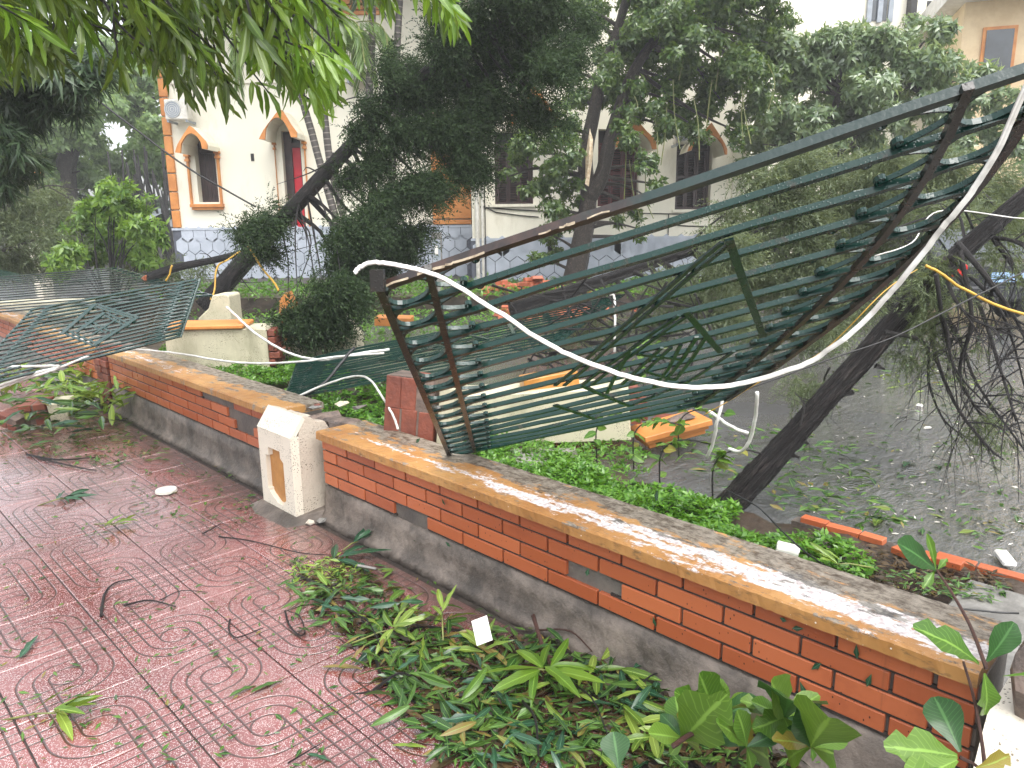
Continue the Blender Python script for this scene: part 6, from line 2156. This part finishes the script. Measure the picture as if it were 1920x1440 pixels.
# ---- torn twigs with their leaves, on the pavement
def twig(px, py, label, key, n=9, L=0.2, ang=None, plane=0.0, lift=0.02, spread=1.9, flat=0.3, stem=0.18, group=None, name='fallen_twig', scale=None, cat='fallen branch', stemmat='vine', messy=0.0, hgt=0.0):
    """a leafy shoot torn off and lying on the ground"""
    p = on_z(px, py, plane)
    ang = RNG.uniform(0, 6.28) if ang is None else ang
    ax = np.array([math.cos(ang), math.sin(ang), 0.12])
    root = thing(name, (p[0], p[1], plane), label, cat, group)
    s0 = p + np.array([0, 0, lift])
    MB().tube([s0 - ax * stem, s0 - ax * stem * 0.4 + np.array([0, 0, 0.01]), s0], [0.004, 0.0035, 0.0025], 5).build('stem', M[stemmat], root, smooth=True)
    for i in range(n):
        a = ang + (i / max(1, n - 1) - 0.5) * 2 * spread + RNG.normal(0, 0.12)
        o = s0 - ax * stem * 0.5 * RNG.random() * (abs(i / max(1, n - 1) - 0.5) * 2)
        d = np.array([math.cos(a), math.sin(a), RNG.uniform(-0.05, 0.35) + flat * 0.3])
        nn = np.array([0, 0, 1.0]) + RNG.normal(0, 0.35, 3)
        if messy:
            a2 = RNG.uniform(0, 6.283)
            d = np.array([math.cos(a2), math.sin(a2), RNG.normal(0.0, 0.18)])
            o = o + np.array([RNG.normal(0, messy), RNG.normal(0, messy), RNG.uniform(0.0, 0.05)])
            nn = np.array([0, 0, 1.0]) + RNG.normal(0, 0.7, 3)
        if hgt:
            o = o + np.array([RNG.normal(0, 0.09), RNG.normal(0, 0.09), RNG.uniform(0, hgt)])
        me = LV[(key if RNG.random() < 0.72 else ('deep', 'flight', 'fallen')[RNG.integers(0, 3)]) if messy else key][RNG.integers(0, len(LV[key]))]
        k = (scale or L / 0.2) * RNG.uniform(0.75, 1.15)
        put('leaf', me, leaf_mx(o + np.array([0, 0, RNG.uniform(0, 0.02)]), d, nn, k), root)
    return root


def single(px, py, label, key, L=0.2, ang=0.0, plane=0.0, tilt=0.05, z=0.012):
    p = on_z(px, py, plane) + np.array([0, 0, z])
    o = put('fallen_leaf', LV[key][RNG.integers(0, len(LV[key]))], leaf_mx(p, (math.cos(ang), math.sin(ang), tilt), np.array([0.1, 0.1, 1.0]), L / 0.2))
    return tag(o, label, 'leaf')


twig(118, 1346, 'fresh yellow green mango shoot lying at the left bottom of the pavement', 'flight', 9, 0.16, ang=-0.75, spread=0.9, stem=0.22, flat=0.5)
twig(218, 992, 'crumpled bright green leaf bunch on the wet tiles left of the stump', 'flight', 8, 0.12, ang=-1.2, spread=1.5, flat=0.7)
twig(135, 938, 'dark green leaf spray on the pavement at left', 'deep', 6, 0.15, ang=-0.3, spread=1.3, flat=0.0)
single(38, 1238, 'dark green single leaf at the left edge of the tiles', 'deep', 0.16, 0.95)
single(470, 1305, 'narrow green leaf lying alone right of the circle tiles', 'fallen', 0.13, 0.0)
single(430, 1312, 'second narrow green leaf lying end to end with its neighbour on the tiles', 'fallen', 0.13, 0.15)
single(575, 1420, 'dark leaf near the bottom edge left of the leaf heap', 'deep', 0.1, -1.0)
single(590, 1362, 'small green leaf on the tiles just above the bottom edge', 'fallen', 0.09, 0.1)
single(680, 1260, 'upright pointing veined green leaf at the left side of the heap', 'fallen', 0.17, 2.2)
single(800, 1408, 'pale green leaf at the lower left fringe of the heap', 'flight', 0.12, 2.2)
twig(645, 1052, 'pair of big dark glossy leaves by the wall foot right of the stump', 'deep', 4, 0.24, ang=-0.15, spread=1.1, flat=0.2, stem=0.2)
twig(672, 1022, 'long dark leaf propped against the wall base', 'deep', 3, 0.24, ang=0.1, spread=0.3, flat=0.9, stem=0.1)
twig(1035, 1300, 'star of long glossy bright leaves on top of the heap', 'light', 11, 0.22, ang=-1.0, spread=2.6, flat=0.0, lift=0.09, stem=0.2)
twig(905, 1225, 'yellow green leaf fan next to the white card', 'flight', 6, 0.15, ang=0.9, spread=1.5)
twig(745, 1200, 'lime coloured leaf whorl in the upper part of the heap', 'flight', 9, 0.15, ang=-0.4, spread=2.2, lift=0.05)
twig(830, 1180, 'pale twin leaves raised above the twigs in the middle of the heap', 'flight', 5, 0.14, ang=0.9, spread=1.1, lift=0.08, flat=0.7)
LAB = [(600, 1130, 'leaf bunch at the heap end nearest the stump', 'fallen'), (660, 1120, 'leafy twig behind the grey card at the top of the heap', 'fallen'), (690, 1165, 'leaf bunch below the grey card', 'fallen'), (760, 1140, 'long leaves fanned beside the bare tiles right of the grey card', 'fallen'),
       (800, 1240, 'leaf bunch left of the white card', 'fallen'), (860, 1290, 'leaf bunch below the white card', 'fallen'), (930, 1290, 'leafy twig to the left of the glossy star', 'fallen'), (990, 1240, 'leafy twig beside the sawn stick', 'fallen'), (880, 1360, 'leaf bunch near the bottom fringe of the heap', 'fallen'),
       (960, 1370, 'leaf bunch under the glossy star', 'deep'), (1040, 1400, 'dark leaf bunch at the bottom edge below the star', 'deep'), (1080, 1250, 'leafy twig against the wall foot above the star', 'fallen'), (1130, 1330, 'leafy twig right of the glossy star', 'flight'), (1180, 1290, 'leafy twig against the wall between star and broad leaves', 'fallen'),
       (1190, 1390, 'yellow green bunch left of the broad obovate leaves', 'flight'), (920, 1420, 'leaf bunch at the very bottom left of the heap', 'fallen'), (1110, 1430, 'leaf bunch at the bottom edge by the big round leaf', 'fallen'), (720, 1250, 'sparse leaf bunch at the left flank of the heap', 'fallen'), (780, 1300, 'ragged leaf bunch at the lower left flank of the heap', 'fallen'), (1000, 1320, 'leaf bunch between the white card and the star', 'fallen'),
       (860, 1215, 'leaf bunch hiding the foot of the white card', 'fallen'), (1240, 1340, 'dark leaf bunch shaded by the broad leaves', 'deep')]
for x, y, lab, key in LAB:
    twig(x, y, lab, key, RNG.integers(11, 15), RNG.uniform(0.105, 0.165), spread=2.6, lift=RNG.uniform(0.01, 0.03), flat=0.1, stemmat='barkthin', messy=0.075, stem=0.25)
# heap on the pavement at the upper left
for x, y, lab, key in ((120, 770, 'yellow green shoots in the heap beside the far wall end', 'flight'), (165, 755, 'tall lime shoots leaning on the wall at left', 'flight'), (60, 800, 'leaf bunch in front of the plastered brick lump', 'fallen'), (200, 775, 'shoot of narrow leaves at the right end of the left heap', 'flight'), (100, 730, 'leafy twig behind the plastered brick lump', 'fallen'), (40, 725, 'leafy twig under the overhanging railing at left', 'flight'), (150, 800, 'dark leaf bunch at the front of the left heap', 'fallen'), (230, 735, 'leaf bunch by the broken pier', 'fallen'), (20, 760, 'leaf bunch over the small tilted brick lump', 'fallen'), (180, 720, 'bunch of leaves at the foot of the brick end', 'flight')):
    twig(x, y + 20, lab, key, 34, RNG.uniform(0.20, 0.27), spread=2.8, lift=0.03, flat=1.1, messy=0.12 if key == 'fallen' else 0, hgt=0.26)

# ---- bare sticks
def stick(pix, r, label, mat='barkthin', z=0.012, plane=0.0, cut=False):
    P = smooth_path([on_z(x, y, plane) + np.array([0, 0, z + (q[2] if len(q) > 2 else 0)]) for q in pix for x, y in [q[:2]]], 4)
    n_ = len(P)
    r *= 0.7
    o = MB().tube(P, [r * (1 - 0.5 * i / (n_ - 1)) for i in range(n_)], 6, 0.1).build('stick', M[mat], None, smooth=True)
    return tag(o, label, 'stick')


stick([(190, 1160), (196, 1120), (215, 1098), (250, 1090)], 0.008, 'short brown stick with a torn pale end on the tiles at left')
stick([(232, 1140), (280, 1130), (330, 1142)], 0.007, 'dark forked stick lying across the tile circles')
stick([(300, 1130), (340, 1112), (390, 1115)], 0.004, 'thin dark twig right of the forked stick')
stick([(432, 1166), (430, 1186), (446, 1200), (494, 1182)], 0.006, 'bent dark twig left of the leaf heap')
stick([(535, 1150), (542, 1175), (560, 1195), (572, 1190), (562, 1160), (540, 1150)], 0.006, 'dark looped twig at the left tip of the heap')
stick([(380, 1005), (415, 985)], 0.006, 'short dark twig on the bright wet tiles')
stick([(410, 1010), (470, 1018), (560, 1040), (620, 1045)], 0.006, 'long thin branch running to the wall foot right of the stump')
stick([(560, 1085), (640, 1120), (690, 1180), (740, 1190), (790, 1180)], 0.011, 'black crooked branch through the upper heap')
stick([(700, 1215), (720, 1280), (790, 1330)], 0.010, 'dark branch slanting down the left flank of the heap')
stick([(760, 1175), (880, 1190), (980, 1210)], 0.010, 'dark branch along the wall side of the heap')
stick([(1000, 1202, 0.10), (1020, 1250, 0.06), (1040, 1280, 0.03)], 0.013, 'sawn reddish stick with a pale broken top standing in the heap', 'twigred')
stick([(50, 855), (110, 865), (180, 860)], 0.012, 'dark branches in front of the left heap')
stick([(70, 862), (150, 880), (180, 885)], 0.009, 'second dark branch lying below the left heap')
stick([(540, 1437), (610, 1395)], 0.004, 'thin curved twig at the bottom of the tiles')
stick([(1120, 1280), (1160, 1260), (1200, 1240)], 0.006, 'dark twig by the wall foot near the broad leaves')
stick([(1250, 1390, 0.05), (1300, 1370, 0.08), (1390, 1376, 0.08), (1530, 1398, 0.05)], 0.009, 'reddish bough carrying the broad leaves at the bottom', 'twigred')

for k_, (x0, y0, x1, y1, lab) in enumerate(((640, 1150, 720, 1240, 'thin dark twig at the upper left side of the heap'), (860, 1250, 940, 1340, 'thin dark twig below the white card'), (980, 1330, 1010, 1440, 'upright dark twig at the bottom of the heap'), (1060, 1290, 1140, 1400, 'dark twig right of the glossy star'), (1010, 1195, 1110, 1240, 'dark twig along the wall foot by the sawn stick'), (700, 1310, 780, 1290, 'short bare twig on the tiles at the lower left of the heap'), (1170, 1330, 1250, 1280, 'brown twig beside the broad leaves'))):
    stick([(x0, y0, 0.02), ((x0 + x1) / 2 + 8, (y0 + y1) / 2 - 8, 0.05), (x1, y1, 0.03)], 0.006 + 0.001 * (k_ % 3), lab, 'twigred' if k_ % 3 == 1 else 'barkthin')

# ---- paper, plastic
p = on_z(905, 1240, 0.0)
tag(MB(Matrix.Translation((p[0], p[1], 0.13)) @ FRAME @ Matrix.Rotation(R(-22), 4, 'Y') @ Matrix.Rotation(R(38), 4, 'X')).box(-0.032, 0.032, -0.05, 0.05, 0, 0.0015).build('paper_card', M['white']), 'white card standing in the leaf heap', 'card')
p = on_z(690, 1085, 0.0)
tag(MB(Matrix.Translation((p[0], p[1], 0.05)) @ FRAME @ Matrix.Rotation(R(12), 4, 'Y') @ Matrix.Rotation(R(-30), 4, 'X')).bevbox(-0.045, 0.045, -0.055, 0.055, 0, 0.012, 0.003).build('paper_box', M['concrete']), 'flat grey box lying in the heap near the wall', 'box')
p = on_z(312, 923, 0.0)
tag(MB().tube([(p[0], p[1], 0.004), (p[0], p[1], 0.022)], [0.066, 0.062], 24).build('white_disc', M['offwhite'], bevel=0.002), 'round white lid lying on the pavement left of the stump', 'lid')
p = on_z(1476, 1036, 0.14)
T = Matrix.Translation((p[0], p[1], 0.15)) @ FRAME @ Matrix.Rotation(R(100), 4, 'Y') @ Matrix.Rotation(R(20), 4, 'X')
tag(MB(T).tube([(0, 0, -0.05), (0, 0, -0.046), (0, 0, 0.03), (0, 0, 0.045), (0, 0, 0.05)], [0.030, 0.034, 0.036, 0.032, 0.028], 18).build('plastic_jar', M['white'], smooth=False), 'white plastic jar lying in the plants behind the coping', 'jar')
p = on_z(1884, 1052, 0.03)
tag(MB(Matrix.Translation((p[0], p[1], 0.03)) @ Matrix.Rotation(0.5, 4, 'Z')).bevbox(-0.07, 0.07, -0.03, 0.03, 0, 0.03, 0.008).build('plastic_bottle', M['white']), 'white plastic scrap floating beside the right pillar', 'plastic scrap')
for lab, x, y, w in (('pale floating scrap in the open water', 1525, 628, 0.12), ('white flake floating near the leaning trunk', 1448 + 140, 640, 0.10), ('cream scrap in the middle of the flooded yard', 1725, 760, 0.10), ('thin white strip floating on the yard', 1740, 803, 0.09)):
    p = on_z(x, y, 0.016)
    tag(MB().chunk((p[0], p[1], 0.02), w, w * 0.6, 0.015, random.Random(x)).build('floating_scrap', M['offwhite']), lab, 'scrap')
for lab, x, y, key, L in (('dark green leaf floating right of the leaning trunk', 1695, 878, 'deep', 0.24), ('brown curled leaf floating in the yard', 1760, 880, 'broaddark', 0.1), ('large pale leaf floating by the orange edging', 1640, 990, 'flight', 0.3)):
    single(x, y, lab, key, L, 0.2, 0.02)

# ---- broad leaved plants at the lower right
def broad_plant(px, py, label, leaves, key, plane=0.0, D=None, stem=None, name='sea_almond_shoot'):
    root = None
    p0 = on_z(px, py, plane)
    root = thing(name, tuple(p0), label, 'broad leaved shoot')
    for (bx, by, tx, ty, D0, D1, wk, kk) in leaves:
        a, b = pt(bx, by, D0), pt(tx, ty, D1)
        L = np.linalg.norm(b - a) * 1.04
        nn = unit(-HF * 0.55 + np.array([0, 0, 0.8]) + RNG.normal(0, 0.18, 3))
        me = LV[kk or key][RNG.integers(0, len(LV[kk or key]))]
        mx = leaf_mx(a, b - a, nn, 1.0) @ Matrix.Diagonal((wk * L / 0.2, L / 0.2, L / 0.2, 1))
        put('leaf', me, mx, root)
    if stem:
        for st, r in stem:
            P_ = smooth_path([pt(*s) for s in st], 5)
            MB().tube(P_, [r * (1 - 0.4 * i / (len(P_) - 1)) for i in range(len(P_))], 6, 0.06).build('stem', M['twigred'], root, smooth=True)
    return root


D9 = 1.62
broad_plant(1700, 1500, 'tall torn leaved shoot growing at the right edge in front of the wall', [
    (1835, 1245, 1742, 1165, 1.30, 1.26, 0.62, 'broad'), (1850, 1240, 1905, 1170, 1.30, 1.30, 0.95, 'broaddark'), (1845, 1262, 1862, 1352, 1.28, 1.26, 1.0, 'broad'), (1795, 1418, 1678, 1395, 1.22, 1.18, 0.85, 'broad'), (1800, 1410, 1752, 1296, 1.26, 1.34, 1.05, 'broaddark'), (1830, 1440, 1905, 1420, 1.2, 1.2, 0.9, 'broad'), (1795, 1425, 1700, 1470, 1.2, 1.15, 0.9, 'broad'),
    (1757, 1070, 1690, 1015, 1.45, 1.45, 1.2, 'broaddark'), (1755, 1068, 1742, 1003, 1.45, 1.45, 0.35, 'broad'), (1752, 1070, 1733, 1100, 1.45, 1.42, 0.7, 'broad'), (1758, 1068, 1776, 1046, 1.45, 1.45, 0.8, 'broad'), (1880, 1268, 1960, 1262, 1.28, 1.25, 0.35, 'broad'), (1790, 1440, 1770, 1500, 1.2, 1.1, 1.0, 'broad')], 'broad',
    stem=[([(1848, 1470, 1.2), (1842, 1400, 1.25), (1826, 1310, 1.28), (1806, 1240, 1.32)], 0.004), ([(1850, 1255, 1.29), (1822, 1180, 1.34), (1790, 1120, 1.40), (1756, 1068, 1.45)], 0.004), ([(1800, 1420, 1.23), (1835, 1440, 1.22), (1850, 1470, 1.2)], 0.004)])
L2 = []
for (cx, cy, n_, D) in ((1340, 1345, 9, 1.78), (1470, 1345, 10, 1.68), (1400, 1400, 8, 1.62), (1280, 1385, 7, 1.72), (1520, 1400, 8, 1.55)):
    for i in range(n_):
        a = i / n_ * 6.283 + RNG.normal(0, 0.2)
        r_ = RNG.uniform(60, 100)
        L2.append((cx, cy, cx + r_ * math.cos(a) * 0.9, cy + r_ * math.sin(a) * 0.7 - 20, D, D + RNG.normal(0, 0.06), RNG.uniform(0.75, 1.0), 'broad' if RNG.random() < 0.75 else 'broaddark'))
L2 += [(1335, 1350, 1352, 1275, 1.8, 1.82, 0.95, 'broad'), (1360, 1340, 1395, 1300, 1.8, 1.82, 0.8, 'broad'), (1160, 1440, 1150, 1372, 1.5, 1.55, 1.5, 'broaddark')]
broad_plant(1400, 1400, 'broken bough of pale obovate leaves lying at the foot of the wall, bottom right', L2, 'broad', stem=[([(1260, 1400, 1.66), (1310, 1372, 1.68), (1400, 1378, 1.66), (1540, 1400, 1.6)], 0.007), ([(1310, 1375, 1.68), (1330, 1340, 1.76), (1345, 1320, 1.8)], 0.006)])
# light green seedling behind the coping and leafy stems by the cornice piece
twig(1560, 1078, 'upright lime green seedling behind the coping', 'flight', 5, 0.19, ang=2.4, plane=0.12, spread=0.9, flat=1.6, lift=0.05)
for k, (x, y, lab) in enumerate(((1190, 812, 'round leaved stem left of the orange cornice piece'), (1275, 790, 'round leaved stem hanging over the orange cornice piece'), (1240, 850, 'round leaved stem in the ground cover below the cornice piece'), (1340, 870, 'round leaved stem beside the hanging cable end'), (1120, 800, 'round leaved stem under the lower railing corner'), (1150, 700, 'yellow green leafy stem seen through the railing bars'), (1210, 660, 'yellow leafy stem behind the diamond pattern of the railing'))):
    c = on_z(x, y, 0.30) if y > 750 else pt(x, y, 6.2)
    root = thing('leafy_shoot', tuple(c), lab, 'leafy stem')
    P_ = smooth_path([c + np.array([0, 0, 0.05 - c[2]]), c, c + HR * 0.12 + np.array([0, 0, 0.08]), c + HR * 0.3 + np.array([0, 0, 0.05])], 5)
    MB().tube(P_, 0.005, 5).build('stem', M['barkthin'], root, smooth=True)
    for i in range(16):
        o = P_[RNG.integers(2, len(P_))]
        d = rnd_dirs(1)[0] * np.array([1, 1, 0.5])
        put('leaf', LV['round'][i % 2], leaf_mx(o, d, np.array([0, 0, 1.0]) + RNG.normal(0, 0.5, 3), RNG.uniform(0.6, 1.0)), root)


# ------------------------------------------------------------------ rain haze: one closed box of thin air round the camera and the whole place
hz = MB().box(-155, 155, -155, 155, -1.1, 12.5).build('haze', None)
hm = bpy.data.materials.new('rain_haze')
hm.use_nodes = True
hm.node_tree.nodes.clear()
ho = hm.node_tree.nodes.new('ShaderNodeOutputMaterial')
hv = hm.node_tree.nodes.new('ShaderNodeVolumePrincipled')
hv.inputs['Color'].default_value = (0.93, 0.95, 0.96, 1)
hv.inputs['Density'].default_value = 0.0026
hm.node_tree.links.new(hv.outputs[0], ho.inputs['Volume'])
hz.data.materials.append(hm)
hz['kind'] = 'stuff'
